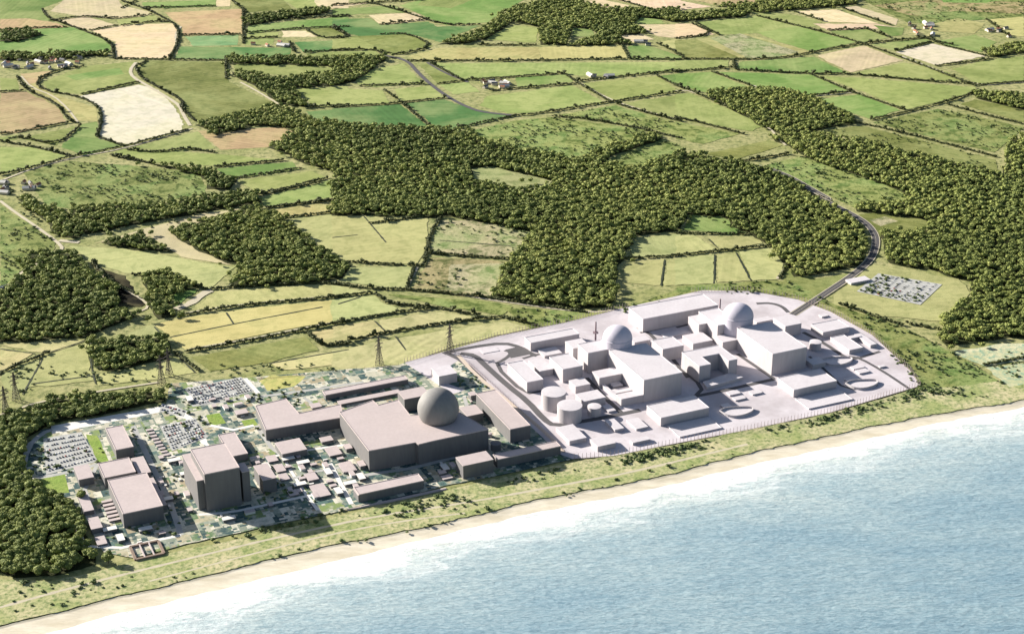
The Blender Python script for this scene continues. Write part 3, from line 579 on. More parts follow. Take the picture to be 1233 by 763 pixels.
# ------------------------------------------------------------------ hedges
HEDGES = [
 (1,[[(150,35),(165,60),(195,75),(270,100),(395,150),(405,210)],[(175,75),(290,58),(415,68),(540,52)],[(430,5),(520,35),(570,60),(630,95),(632,150),(600,208)],[(430,92),(560,75),(600,78)],[(320,108),(415,92)],
  [(405,208),(600,212),(800,214)],[(200,192),(390,185)],[(645,125),(860,122)],[(860,30),(860,155)],[(510,28),(590,28),(760,22)],[(870,118),(1080,100),(1233,95)],[(870,137),(980,133)],[(1080,105),(1130,135),(1225,135)],
  [(1180,92),(1233,130)],[(1035,68),(1233,55)],[(1075,187),(1233,175)],[(1025,150),(1040,185)],[(300,235),(195,250),(125,290),(150,320),(290,345),(350,380),(360,420),(345,485)],[(290,335),(485,292)],
  [(480,240),(500,280),(560,310),(650,360),(640,385),(690,430)],[(480,240),(520,215)],[(60,270),(90,320),(200,365),(245,430),(275,437)],[(0,327),(80,322)],[(0,475),(60,468),(240,435)],[(35,490),(75,485),(200,515),(280,450)],
  [(0,500),(120,520),(250,552)],[(0,620),(110,595),(250,555),(430,522),(660,460)],[(345,485),(430,515)],[(390,550),(440,560),(540,580)],[(450,530),(560,540),(660,525),(760,540)],[(760,590),(1000,568)],[(820,632),(1060,597)],
  [(920,688),(1160,630)],[(945,735),(1190,705)],[(1100,380),(1233,372)],[(800,210),(800,280)],[(0,108),(100,100),(235,97)],[(820,2),(870,45)],[(480,5),(430,30)]]),
 (2,[[(140,12),(260,45),(390,90),(520,88)],[(0,20),(320,0)],[(170,88),(330,70)],[(175,122),(270,120),(360,165),(230,198),(170,180)],[(0,180),(150,175),(180,195)],[(0,100),(60,130),(0,135)],
  [(270,216),(700,216),(1045,208),(1233,212)],[(1020,155),(1050,210)],[(350,225),(460,285)],[(460,285),(620,275),(820,260)],[(820,262),(860,290),(980,360)],[(860,290),(1030,270),(1233,250)],[(560,322),(700,310),(860,297)],
  [(375,298),(460,288)],[(0,380),(200,370),(400,348)],[(240,360),(345,450)],[(185,320),(225,350)],[(100,305),(325,297)],[(1150,270),(1233,312)],[(980,362),(1233,325)],[(430,457),(640,410),(720,405),(980,362)],
  [(1005,368),(1110,400),(1233,430)],[(780,412),(900,420),(1110,460)],[(860,565),(1000,520),(1150,470)],[(1100,460),(1233,490)],[(480,580),(560,585),(700,620),(790,630)],[(1150,155),(1233,195)],[(1010,0),(1130,35)],[(520,160),(720,162)],[(0,62),(60,58)]]),
 (3,[[(60,85),(140,122),(0,138)],[(0,210),(240,212),(400,205),(490,185),(660,155)],[(430,92),(540,120),(660,155)],[(290,58),(420,90)],[(420,42),(520,75)],[(590,30),(760,90)],[(540,108),(680,102)],[(680,105),(760,135)],
  [(660,155),(900,135)],[(660,155),(800,205),(1060,305)],[(900,130),(920,155),(1100,200)],[(780,182),(905,150)],[(920,235),(1120,210)],[(1070,302),(1233,290)],[(0,255),(190,240),(215,240)],[(205,212),(210,245)],
  [(215,248),(480,262),(620,262),(850,285),(1060,298)],[(130,255),(270,305)],[(480,265),(620,325)],[(450,342),(630,325)],[(620,325),(810,390)],[(690,425),(830,395),(1000,350),(1070,320)],[(0,300),(60,325),(230,400),(320,445)],
  [(0,415),(130,445),(240,475)],[(960,370),(1100,410),(1233,440)],[(620,430),(760,460),(1130,555)],[(850,130),(980,160)],[(1100,70),(1180,130)],[(0,190),(40,210)],[(220,575),(400,545)],[(70,80),(155,125)]]),
 (4,[[(920,45),(1130,0)],[(950,90),(1190,62)],[(1000,125),(1233,100)],[(640,470),(870,432),(1233,402)],[(470,325),(600,330),(730,378)],[(745,378),(850,368),(1150,355),(1233,362)],[(660,598),(860,565),(1080,520),(1233,492)],
  [(1085,530),(1140,580),(1233,570)],[(0,675),(80,640),(170,603)],[(330,285),(390,350),(480,395)],[(620,600),(700,665)]]),
 (5,[[(0,108),(140,92),(280,92)],[(135,145),(320,122)],[(385,125),(345,180),(325,290)],[(55,280),(200,290),(330,295)],[(345,250),(480,262),(630,270)],[(0,355),(120,375),(290,380),(480,400),(560,408)],[(500,130),(700,170)],
  [(0,405),(140,390)],[(155,395),(200,430),(350,440),(520,470)],[(0,500),(250,455),(350,445)],[(0,575),(190,530),(450,490),(600,475)],[(600,475),(720,505)],[(1040,270),(1233,258)],[(560,410),(900,458)],[(265,375),(290,300)]]),
 (6,[[(0,180),(260,183)],[(0,258),(330,225)],[(820,500),(940,520)],[(1090,645),(1233,618)],[(370,340),(400,275)],[(580,430),(800,505)]])]
protoH = [crown(rt, 4, 34, .24, ico(1), .5, .9) for _ in range(6)]
HP = [(z, h) for z, hs in HEDGES for h in hs]
def colour_at(x, y):
    r = None
    for word, P in FPX:
        if inpoly(np.array([x]), np.array([y]), P)[0]: r = word
    return r
labels = []; hobjs = []
for z, h in HP:
    P = resample(smooth_line(gp(z, h), 1), 4.2); P = np.array(P); far = P[0, 1]; r = rt
    k = r.random(len(P)) < .985; P = P[k]; n = len(P)
    # occasional standing trees in the hedge
    S = r.uniform(6.8, 10, n); H = r.uniform(3.5, 7.5, n); big = r.random(n) < .07; S[big] *= 1.5; H[big] *= 1.9
    X = P[:, 0]+r.normal(0, .9, n); Y = P[:, 1]+r.normal(0, .9, n)
    o = P[n//2].copy(); V, T, C = scatter(protoH, X-o[0], Y-o[1], S, H, r, np.clip(r.normal(.4, .22, n), 0, 1))
    ob = link('hedgerow', mesh_np('hedgerow', V, T, [M_hedge], C)); ob.location = (o[0], o[1], 0)
    pp = [px(z, q) for q in h]; mx, my = np.mean([q[0] for q in pp]), np.mean([q[1] for q in pp]); i = max(1, len(pp)//2); a, b = pp[i-1], pp[i]; cx, cy = (a[0]+b[0])/2, (a[1]+b[1])/2
    dx, dy = b[0]-a[0], b[1]-a[1]; L = math.hypot(dx, dy)+1e-6; nx, ny = -dy/L, dx/L
    c1 = c2 = None
    for d in (4, 7, 11):
        c1 = c1 or colour_at(cx+nx*d, cy+ny*d); c2 = c2 or colour_at(cx-nx*d, cy-ny*d)
    side = f'between {c1} and {c2} fields' if c1 and c2 and c1 != c2 else (f'between two {c1} fields' if c1 and c2 else (f'beside the {c1 or c2} field' if (c1 or c2) else 'at the wood edge'))
    zx = ['far left', 'left', 'middle', 'right', 'far right'][min(4, max(0, int(mx/247)))]; zy = ['top', 'upper', 'mid', 'lower'][min(3, int(max(0, my)/110))]
    shape = 'upright' if abs(dy) > abs(dx) else ('long' if L > 60 or len(h) > 3 else 'short')
    labels.append((f'{shape} dark hedge {side}, {zy} {zx}', mx)); hobjs.append(ob)
ordn = ['first', 'second', 'third', 'fourth', 'fifth', 'sixth', 'seventh', 'eighth']
for ob, (lb, mx) in zip(hobjs, labels):
    same = sorted(m for l, m in labels if l == lb)
    if len(same) > 1: lb = f'{lb}, {ordn[same.index(mx)]} from left'
    tag(ob, lb, 'hedge', 'field hedges')

# ------------------------------------------------------------------ tracks, roads, ditches
def Zl(z, pts, k=1): return smooth_line(gp(z, pts), k)
ribbon('road', Zl(2, [(175,195),(265,213),(300,255),(345,298),(420,352),(505,392),(570,402),(650,409)], 2), 11, M_road)
ribbon('road', Zl(2, [(335,222),(400,260),(480,292)]), 8, M_road)
ribbon('road', Zl(1, [(-10,645),(110,598),(250,560),(430,528),(600,480),(680,455)]), 6, M_track)
ribbon('track', Zl(1, [(480,222),(458,250),(470,275),(520,303),(600,350),(635,375),(650,410),(672,445)]), 9, M_track)
ribbon('track', Zl(1, [(75,270),(110,310),(190,340),(240,385),(275,432)]), 5, M_track)
ribbon('track', Zl(1, [(640,95),(618,125),(625,160),(600,205)]), 6, M_track)
ribbon('track', Zl(1, [(850,292),(900,318),(995,375)]), 6, M_track)
ribbon('track', Zl(4, [(0,65),(60,110),(120,150),(200,208),(225,235),(190,265),(100,300),(40,350),(0,400)]), 7, M_track)
ribbon('track', Zl(4, [(210,205),(280,212)]), 12, M_track)
ribbon('track', Zl(4, [(620,448),(680,425),(720,390),(750,382)]), 16, M_track, jit=.1)
ribbon('track', Zl(4, [(340,320),(440,378),(500,410),(530,440),(480,462)]), 5, M_track)
ribbon('track', Zl(4, [(640,463),(870,427),(1233,397)]), 4, M_track)
ribbon('track', Zl(4, [(670,588),(870,555),(1080,512),(1233,484)]), 4, M_track)
ribbon('track', Zl(2, [(860,285),(985,355),(1110,395),(1233,425)]), 5, M_track)
ribbon('track', Zl(3, [(0,322),(60,322),(230,395),(320,440),(390,515)]), 6, M_track)
ribbon('track', Zl(3, [(800,200),(930,250),(1065,305),(1233,292)]), 6, M_track)
ribbon('track', Zl(3, [(130,252),(280,308),(450,345),(630,328)]), 5, M_track)
ribbon('track', Zl(5, [(300,300),(285,330),(262,378)]), 6, M_track)
ribbon('track', Zl(6, [(360,340),(385,310),(400,275)]), 6, M_track)
ribbon('track', Zl(5, [(470,400),(560,415),(900,462),(1040,445)]), 5, M_track)
ribbon('track', Zl('L', [(0,175),(150,125),(330,95),(560,60)]), 5, M_track)
for z, ls in ((6, [[(140,255),(137,357)],[(215,248),(268,347)],[(118,200),(155,236)]]), (4, [[(150,625),(80,750)],[(0,588),(125,605)],[(320,560),(320,640),(338,712)],[(110,712),(335,682)],[(545,510),(580,548)],[(600,547),(830,499),(1140,440)],[(800,460),(825,499)],[(620,605),(690,672)],[(950,640),(1233,590)],[(170,602),(300,560)]]),
              (5, [[(108,115),(190,212)],[(150,490),(190,528)],[(1175,272),(1162,365)],[(225,545),(260,592)],[(0,195),(90,185)],[(380,205),(630,225)],[(20,430),(100,405)]])):
    for l in ls: ribbon('ditch', Zl(z, l), 2.8, M_ditch, jit=.25)

# ------------------------------------------------------------------ shore strip, power station grounds
clx = [np.array((p[0], p[1], 0)) + DN*3 for p in cl[2:-2]]
sheet('dune_grassland', clx + gp('F', [(1300,430),(1233,455),(1150,466),(1105,468),(1000,498),(800,538),(690,556),(590,578),(480,605),(330,640),(160,676),(110,690),(60,700),(-60,695)]), M_dune, jit=1.5)
sheet('heath', gp(6, [(970,600),(1160,568),(1290,570),(1290,622),(1090,650)]), M_sandheath, jit=3)
sheet('heath', gp(6, [(1095,655),(1290,630),(1290,700),(1180,722)]), M_sandheath, jit=3)
ribbon('path', Zl('F', [(-20,737),(100,704),(230,672),(330,648),(450,622),(560,606),(700,580),(760,569),(900,535)]), 5, M_track, jit=.15)
ribbon('path', Zl('F', [(180,700),(300,668),(400,643),(480,628),(560,618)]), 3.5, M_track, jit=.2)
sheet('power_station_yard', gp('F', [(27,578),(32,540),(50,518),(200,488),(205,462),(300,455),(480,440),(487,437),(545,425),(562,434),(680,540),(690,553),(590,575),(545,583),(480,600),(430,612),(400,618),(330,632),(225,655),(160,672),(125,665),(85,600),(45,592)]), M_yard, jit=1)
sheet('reactor_platform', gp('F', [(487,437),(545,421),(600,405),(680,389),(756,370),(846,350),(905,351),(960,361),(1000,376),(1050,404),(1095,446),(1108,465),(1000,497),(900,518),(800,537),(740,549),(690,553),(676,548),(600,478),(556,432),(520,455),(560,470),(545,475)]), M_plat, jit=0)
sheet('white_strip', gp('L', [(180,215),(595,142),(608,158),(185,242)]), M_white, jit=.5)
sheet('lawn', gp('L', [(122,407),(230,385),(245,450),(142,460)]), M_lawn, jit=.5)
sheet('lawn', gp('A', [(210,255),(270,245),(300,290),(230,302)]), M_lawn, jit=.5)
sheet('lawn', gp('A', [(365,280),(420,270),(440,300),(385,312)]), M_lawn, jit=1)
sheet('lawn', gp('A', [(445,105),(500,80),(650,85),(600,130),(480,148)]), mat_ground('dry_lawn', (.42,.40,.14), (.50,.44,.18), (.28,.32,.10)), jit=2)
sheet('lawn', gp('L', [(305,245),(345,250),(385,340),(345,345)]), M_lawn, jit=1)
sheet('white_strip', gp('A', [(0,215),(60,210),(130,240),(200,330),(230,400),(190,380),(120,270),(0,235)]), M_white, jit=1)
ribbon('road', Zl('A', [(150,215),(400,180),(640,150),(900,110)]), 7, M_paving)
ribbon('road', Zl('L', [(75,410),(95,290),(150,240),(185,228)]), 9, M_paving)
ribbon('road', Zl('L', [(75,408),(250,378),(345,350)]), 8, M_paving)
ribbon('road', Zl('L', [(80,405),(125,402),(160,470)]), 7, M_white)
ribbon('road', Zl('A', [(540,425),(600,530),(690,665)]), 6, M_road); ribbon('road', Zl('A', [(520,380),(570,480),(640,590),(700,670)]), 5, M_white)
ribbon('road', Zl('A', [(180,690),(320,680),(460,650),(690,600)]), 6, M_white)
ribbon('road', Zl('A', [(380,95),(440,160)]), 8, M_white)
for z_, l_, w_, m_ in (('L',[(470,215),(560,400),(600,480),(640,600)],8,M_paving),('L',[(345,350),(300,440),(345,560),(380,640)],6,M_paving),('L',[(250,520),(300,640),(430,645),(640,600)],6,M_white),('A',[(430,300),(500,400),(560,440)],7,M_paving),
    ('A',[(480,440),(640,410),(820,385)],6,M_white),('A',[(560,540),(700,500),(880,470)],6,M_paving),('B',[(130,540),(400,500),(600,450)],8,M_paving),('B',[(60,480),(150,650)],7,M_white),('B',[(620,200),(660,330),(740,430)],6,M_paving),('A',[(640,180),(720,240),(760,300)],5,M_paving),('A',[(230,300),(330,320),(420,300)],7,M_white)):
    ribbon('road', Zl(z_, l_, 0), w_, m_)
# roads of the pale site
W1 = 9.0
ribbon('road', Zl('C1', [(0,300),(60,330),(150,415)]), W1, M_roadC, jit=0)
ribbon('road', Zl('C1', [(-20,300),(0,292),(95,272),(230,254),(300,272),(345,300),(370,308)]), 10, M_roadC)
ribbon('road', Zl('C1', [(50,298),(110,305),(150,345),(250,435),(330,497),(400,575),(440,600),(540,585),(680,560),(800,535)]), 11, M_roadC)
ribbon('road', Zl('C1', [(235,285),(265,295),(240,320),(190,345),(320,468),(390,455)]), 7, M_roadC)
sheet('road', gp('C1', [(240,282),(300,268),(350,300),(260,318)]), M_roadC, jit=0)
ribbon('road', Zl('C1', [(575,400),(650,480),(720,545)]), 9, M_roadC)
ribbon('road', Zl('C1', [(790,190),(860,228),(1000,400)]), 7, M_roadC)
ribbon('road', Zl('C1', [(800,212),(1000,170)]), 6, M_roadC)
ribbon('road', Zl('C1', [(310,320),(360,305),(420,295)]), 6, M_roadC)
ribbon('road', Zl('C2', [(-10,390),(95,475),(60,510)]), 7, M_roadC); ribbon('road', Zl('C2', [(60,512),(160,492),(390,440)]), 9, M_roadC)
ribbon('road', Zl('C2', [(235,335),(390,440)]), 7, M_roadC); ribbon('road', Zl('C2', [(510,245),(590,285),(700,360),(745,350)]), 8, M_roadC)
ribbon('road', Zl('C2', [(700,345),(745,352),(840,405),(955,482)]), 6, M_roadC); ribbon('road', Zl('C2', [(745,352),(830,325)]), 6, M_roadC)
ribbon('road', Zl('C2', [(315,125),(370,122),(420,135),(448,162)], 2), 8, M_roadC)
ribbon('road', Zl('C2', [(535,345),(600,400),(690,490),(820,465)]), 5, M_roadC)
ribbon('road', Zl('C2', [(-20,225),(60,205)]), 6, M_roadC)
ribbon('buff_strip', Zl('C1', [(40,305),(110,385),(250,500),(420,640),(480,710)]), 7, plain('buff_gravel', (.55,.46,.38), .95))
# access road with kerb lines
ribbon('road', ROAD_ACC, 13, M_road)
for s in (-1, 1):
    Q = []
    for i, p in enumerate(ROAD_ACC):
        d = ROAD_ACC[min(len(ROAD_ACC)-1, i+1)]-ROAD_ACC[max(0, i-1)]; d /= np.linalg.norm(d); Q.append(p+np.array((-d[1], d[0], 0))*s*7.4)
    ribbon('road_verge', Q, 1.6, M_track, jit=.1)
ribbon('road_line', ROAD_ACC, .4, M_track)

# ------------------------------------------------------------------ buildings
def snap(P):
    n = len(P); U = [np.dot(p, DU) for p in P]; Vv = [np.dot(p, DN) for p in P]; uo = list(U); vo = list(Vv)
    for i in range(n):
        j = (i+1) % n
        if abs(U[j]-U[i]) > abs(Vv[j]-Vv[i]): m = (Vv[i]+Vv[j])/2; vo[i] = vo[j] = m
        else: m = (U[i]+U[j])/2; uo[i] = uo[j] = m
    return [DU*a + DN*b + np.array((0, 0, p[2])) for a, b, p in zip(uo, vo, P)]
FOOT = []
def area(P): return .5*sum(P[i-1][0]*P[i][1]-P[i][0]*P[i-1][1] for i in range(len(P)))
def prism(Q, z0, z1, name, mat, parent, top=True):
    n = len(Q); V = [(q[0], q[1], z0) for q in Q]+[(q[0], q[1], z1) for q in Q]; Fc = [(i, (i+1) % n, (i+1) % n+n, i+n) for i in range(n)]
    me = bpy.data.meshes.new(name); bm = bmesh.new(); vs = [bm.verts.new(v) for v in V]
    for f in Fc: bm.faces.new([vs[i] for i in f])
    if top:
        bm.normal_update()
        f = bm.faces.new([vs[i] for i in range(n, 2*n)]); g = bm.faces.new([vs[i] for i in range(n-1, -1, -1)]); bm.normal_update(); bmesh.ops.triangulate(bm, faces=[f, g], ngon_method='EAR_CLIP')
    bm.to_mesh(me); bm.free(); me.materials.append(mat); return link(name, me, parent)
def grow(Q, d):
    n = len(Q); out = []
    for i in range(n):
        a = Q[i]-Q[i-1]; b = Q[(i+1) % n]-Q[i]; a = a/(np.linalg.norm(a)+1e-9); b = b/(np.linalg.norm(b)+1e-9)
        na = np.array((a[1], -a[0])); nb = np.array((b[1], -b[0])); m = na+nb
        if np.linalg.norm(m) < .2: m = na
        out.append(Q[i]+m/max(.5, np.dot(m, m)/2)*d)
    return out
def building(z, roof, drop, label, cat='building', name='station_building', mats=None, snp=True, z0=0.0, group=None, detail=True, h=None):
    o_ = ZO[z]; Pp = [px(z, p) for p in roof]; q = max(Pp, key=lambda p: p[1])
    if h is None: h = height(q[0], q[1], q[1]+drop/o_[2])
    W = [at(p[0], p[1], h) for p in Pp]
    if snp: W = snap(W)
    if area(W) < 0: W = W[::-1]
    c = np.mean(W, axis=0); Q = [np.array((w_[0]-c[0], w_[1]-c[1])) for w_ in W]
    FOOT.append([w_[:2] for w_ in W])
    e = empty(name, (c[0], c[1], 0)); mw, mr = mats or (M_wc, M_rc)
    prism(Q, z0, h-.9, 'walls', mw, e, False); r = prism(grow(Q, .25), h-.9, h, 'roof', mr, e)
    if detail and abs(area(W)) > 1500:      # low parapet upstand round the roof edge
        G = grow(Q, .25); I = grow(Q, -.55); n = len(G); b = MB()
        V = [(*g, h) for g in G]+[(*g, h+.55) for g in G]+[(*g, h+.55) for g in I]+[(*g, h) for g in I]; Fc = []
        for i in range(n):
            j = (i+1) % n
            for k in range(3): Fc.append((k*n+i, k*n+j, (k+1)*n+j, (k+1)*n+i))
        b.add(V, Fc); b.build('parapet', mr, e)
    tag(e, label, cat, group); return e, h, c
AB = (M_wb, M_rb)
C = 'C1'
building(C,[(343,250),(553,216),(520,196),(312,226)],36,'long low white shed with a grey front, nearest the left boundary road loop')
building(C,[(372,282),(440,266),(475,290),(405,308)],12,'small flat white box directly below the long low white shed')
building(C,[(240,348),(298,318),(402,402),(343,415)],43,'long white block beside the two big tanks, inside the kerbed road bend')
building(C,[(333,325),(395,312),(430,358),(385,372)],28,'low white annex between the long white block and the tall square block')
building(C,[(410,314),(492,296),(571,345),(490,360)],58,'square white block left of the first dome, above the big tanks')
building(C,[(487,245),(556,233),(590,262),(520,275)],50,'white block standing left of the first pale dome beside its chimney')
building(C,[(540,258),(628,240),(690,278),(580,292)],86,'tallest narrow white block in front of the first pale dome')
building(C,[(640,277),(835,262),(978,376),(835,403)],95,'very large white turbine hall in front of the first pale dome',cat='turbine hall',name='turbine_hall')
building(C,[(760,252),(840,240),(828,222),(768,228)],25,'low grey block tucked behind the right side of the first dome')
building(C,[(598,370),(705,352),(722,380),(630,398)],45,'white block with open yard abutting the left wall of the first turbine hall')
building(C,[(672,410),(704,401),(722,425),(682,438)],14,'tiny buff box in the open yard beside the first turbine hall')
building(C,[(680,450),(752,430),(778,442),(702,465)],14,'middle low slab of the open yard beside the first turbine hall')
building(C,[(700,466),(800,448),(814,466),(722,488)],34,'front low block of the open yard beside the first turbine hall')
building(C,[(505,408),(560,396),(593,420),(530,436)],32,'small white block just above the stubby small tank')
building(C,[(535,466),(612,446),(662,475),(562,498)],34,'wide white block directly behind the stubby small tank')
building(C,[(645,514),(670,506),(696,530),(668,541)],9,'tiny white hut right of the stubby small tank')
building(C,[(440,606),(520,590),(574,645),(515,660)],21,'low white shed below the two big tanks, leftmost on the seaward side')
building(C,[(595,655),(640,638),(718,662),(622,686)],24,'low white shed near the seaward fence below the stubby tank')
building(C,[(650,577),(690,566),(731,605),(700,614)],14,'narrow low white slab on the open apron, left one of a pair')
building(C,[(745,575),(790,560),(831,600),(785,611)],11,'wider low white slab on the open apron, right one of a pair')
building(C,[(762,656),(830,640),(838,650),(768,672)],14,'small flat white shed close to the seaward fence')
building('F',[(776,487),(839,477),(853,491),(797,502.5)],11,'broad low white building in front of the first turbine hall')
building('F',[(797,514),(853,502),(869,514),(826,525)],1.8,'low flat plinth on the seaward side of the first broad building',cat='plinth',name='plinth')
building('F',[(755.5,371),(846,353.6),(865,367.5),(776,383.5)],16.5,'long white warehouse along the landward boundary between both domes',cat='warehouse',name='warehouse')
building(C,[(845,242),(942,224),(973,262),(900,280)],54,'white block between the first turbine hall and the next station')
building(C,[(890,215),(1000,192),(1020,205),(905,232)],6,'thin white slab below the long landward warehouse')
C = 'C2'
building(C,[(33,182),(90,160),(140,195),(82,212)],42,'white block left of the second pale dome',h=27)
building(C,[(95,152),(165,139),(224,200),(133,220)],34,'white block directly in front left of the second dome',h=37)
building(C,[(0,258),(80,240),(136,272),(60,290)],30,'white box above the U shaped white building')
building(C,[(135,262),(205,245),(240,268),(186,285)],45,'white block between the U shaped building and the second turbine hall')
building(C,[(3,335),(140,290),(243,352),(205,361),(152,330),(88,348),(123,372),(90,385)],70,'tall U shaped white building with a recessed grey court',snp=True)
building(C,[(92,448),(125,438),(208,410),(260,428),(108,470)],16,'low white slab closing the open side of the U shaped building',snp=False)
building(C,[(208,225),(370,205),(539,303),(402,328)],92,'very large white turbine hall in front of the second pale dome',cat='turbine hall',name='turbine_hall')
building(C,[(300,186),(368,176),(378,190),(312,202)],16,'low grey block at the right side of the second dome')
building(C,[(385,186),(440,168),(512,203),(440,216)],48,'white block right of the second dome with a grey front')
building(C,[(543,212),(640,188),(715,218),(597,243)],26,'wide low white block right of the access road entrance')
building(C,[(620,266),(682,250),(752,305),(712,318)],20,'left wing of the low white building round a small court')
building(C,[(742,247),(765,243),(800,292),(775,300)],16,'right wing of the low white building round a small court')
building(C,[(700,258),(742,250),(752,258),(708,268)],18,'short link of the low white building behind a small court')
building(C,[(537,352),(585,344),(592,366),(537,384)],22,'grey low annex at the right end of the second turbine hall')
building(C,[(400,430),(575,400),(656,440),(475,486)],33,'broad low white building in front of the second turbine hall')
building(C,[(480,522),(655,478),(717,520),(535,562)],6,'low flat plinth on the seaward side of the second broad building',cat='plinth',name='plinth')
for pts, l in (([(710,385),(750,375),(765,385),(720,398)],'upper small flat slab right of the second broad building'), ([(730,402),(770,390),(785,405),(745,414)],'lower small flat slab right of the second broad building'),
               ([(190,492),(235,482),(247,494),(205,505)],'upper left small flat slab between the two broad buildings'), ([(215,515),(255,503),(268,515),(230,527)],'lower small flat slab between the two broad buildings'), ([(285,490),(325,480),(338,492),(300,502)],'right small flat slab between the two broad buildings'),
               ([(690,440),(725,422),(738,434),(700,452)],'little white pump house on the curved forebay at the right'), ([(168,545),(195,535),(208,548),(180,560)],'little white pump house on the curved forebay between the broad buildings'),
               ([(578,170),(600,162),(610,170),(590,180)],'tiny white hut near the landward corner'), ([(825,382),(845,376),(852,382),(832,389)],'tiny grey kiosk on the empty apron near the right tip')):
    building(C, pts, 8, l, cat='hut', name='site_hut')
for nm, a, l in (('C1',[(130,285),(195,270),(215,282),(150,296)],'flat white slab inside the road loop at the left'),): building(nm, a, 4, l, cat='plinth', name='plinth')
# walls of the open yard
building('C1',[(632,400),(640,398),(720,500),(705,505)],16,'thin white wall along the open yard beside the first hall',cat='wall',name='yard_wall')

def tank(z, cpx, rx, drop, label, mats=(M_wc, M_rc), name='storage_tank', cat='tank'):
    o_ = ZO[z]; x, y = px(z, cpx); h = height(x, y, y+drop/o_[2]); c = at(x, y, h); slant = math.sqrt(c[0]**2+c[1]**2+(CH-h)**2); r = rx/o_[2]*slant/F
    e = empty(name, (c[0], c[1], 0)); b = MB(); b.lathe([(r, 0), (r, h-.8)], n=56); b.build('shell', mats[0], e, True)
    b = MB(); b.lathe([(r+.3, h-.8), (r+.3, h), (r*.6, h+.35), (.01, h+.6)], n=56); b.build('roof', mats[1], e)
    FOOT.append([(c[0]+r*math.cos(t), c[1]+r*math.sin(t)) for t in np.linspace(0, 6.28, 9)[:-1]]); tag(e, label, cat, 'round tanks'); return e
tank('C1',(439,455),51,66,'big white round tank, left of the pair beside the road bend')
tank('C1',(506,511),52,62,'big white round tank, lower right of the pair beside the road bend')
tank('C1',(609,515),28,38,'stubby small white round tank right of the pair')
tank('C2',(562,281),24,34,'small white round tank right of the second turbine hall')
tank('B',(753,392),22,30,'small dark round tank between the long grey blocks',(M_wb, M_wb))
tank('B',(727,352),10,16,'tiny pale round tank at the corner of the dark hall',(M_rb, M_rb))

def dome(x, y, z0, R, cyl, zs, mat, label, name='reactor_dome'):
    c = at(x, y, z0); e = empty(name, (c[0], c[1], 0)); b = MB()
    b.lathe([(R, 0), (R, z0+cyl)], n=96); b.build('drum', mat, e, True)
    b = MB(); b.lathe([(R*1.012, z0+cyl-.6), (R*1.012, z0+cyl+.5)]+[(R*math.cos(t), z0+cyl+.5+R*zs*math.sin(t)) for t in np.linspace(0, math.pi/2-.001, 24)], n=96); b.build('cap', mat, e, True)
    FOOT.append([(c[0]+R*math.cos(t), c[1]+R*math.sin(t)) for t in np.linspace(0, 6.28, 9)[:-1]]); tag(e, label, 'reactor dome'); return c
d1 = dome(743.4, 413.5, 40, 24.3, 10.5, .86, M_domeC, 'pale lilac domed reactor building behind the left white turbine hall')
d2 = dome(888.4, 385.6, 40, 26.0, 9.0, .82, M_domeC, 'pale lilac domed reactor building behind the right white turbine hall')
# the big grey sphere
cB = at(527.6, 491.2, 52); e = empty('reactor_dome', (cB[0], cB[1], 0)); RB = 31.5; b = MB()
b.lathe([(RB*.84, 0), (RB*.84, 36), *[(RB*math.cos(t), 52+RB*math.sin(t)) for t in np.linspace(-.56, math.pi/2-.001, 34)]], n=96); b.build('shell', M_domeB, e, True); tag(e, 'big grey spherical reactor dome rising from the dark roof', 'reactor dome')
def stack(z, p0, p1, label):
    x0, y0 = px(z, p0); x1, y1 = px(z, p1); c = at(x0, y0); h = height(x0, y1, y0); e = empty('vent_stack', (c[0], c[1], 0)); b = MB()
    b.lathe([(2.0, 0), (1.6, h*.5), (1.3, h), (.9, h)], n=16); b.build('flue', M_steelC, e, True)
    b = MB(); b.box((0, 0, h*.58), (9, 9, .9)); b.build('platform', M_steelC, e); tag(e, label, 'chimney'); return h
M_steelC = plain('mauve_steel', (.22, .16, .18), .6, .08)
stack('C1',(613,268),(613,165),'slim dark ventilation stack left of the first pale dome'); stack('C2',(158,215),(158,104),'slim dark ventilation stack left of the second pale dome')

B = 'B'
building(B,[(100,264),(238,214),(262,234),(345,212),(395,277),(600,264),(722,335),(497,382),(430,398),(418,390),(222,425)],88,'huge dark grey main hall carrying the grey sphere',mats=AB,snp=False,name='main_hall',cat='power station hall')
building('A',[(427,212),(560,180),(617,245),(800,205),(812,262),(472,318)],48,'long grey office wing with a square light well',mats=AB,name='office_wing',snp=False)
building(B,[(30,174),(372,112),(388,128),(38,192)],22,'long thin dark-fronted block along the landward fence',mats=AB)
building(B,[(90,212),(350,172),(358,185),(95,228)],12,'low thin shed just below the long dark-fronted block',mats=AB)
building(B,[(345,182),(440,152),(476,182),(378,216)],56,'square grey block left of the grey sphere',mats=AB)
building(B,[(668,187),(745,170),(905,318),(815,334)],60,'long grey block running seawards beside the pale site boundary',mats=AB)
building(B,[(590,243),(662,235),(708,266),(640,278)],34,'low grey block just right of the grey sphere',mats=AB)
building(B,[(583,456),(700,423),(750,458),(622,487)],58,'grey cube shaped block at the seaward corner by the long wall',mats=AB)
building(B,[(745,440),(1000,385),(1028,405),(755,462)],38,'very long low grey block beside the grass near the shore',mats=AB)
building(B,[(162,577),(425,521),(457,550),(178,606)],36,'long low grey workshop in front of the main hall',mats=AB)
building(B,[(475,82),(545,66),(602,97),(525,113)],40,'lone white box on the pale triangle by the pylon',)
building(B,[(640,180),(665,176),(672,190),(645,196)],24,'small dark block behind the sphere near the trees',mats=AB)
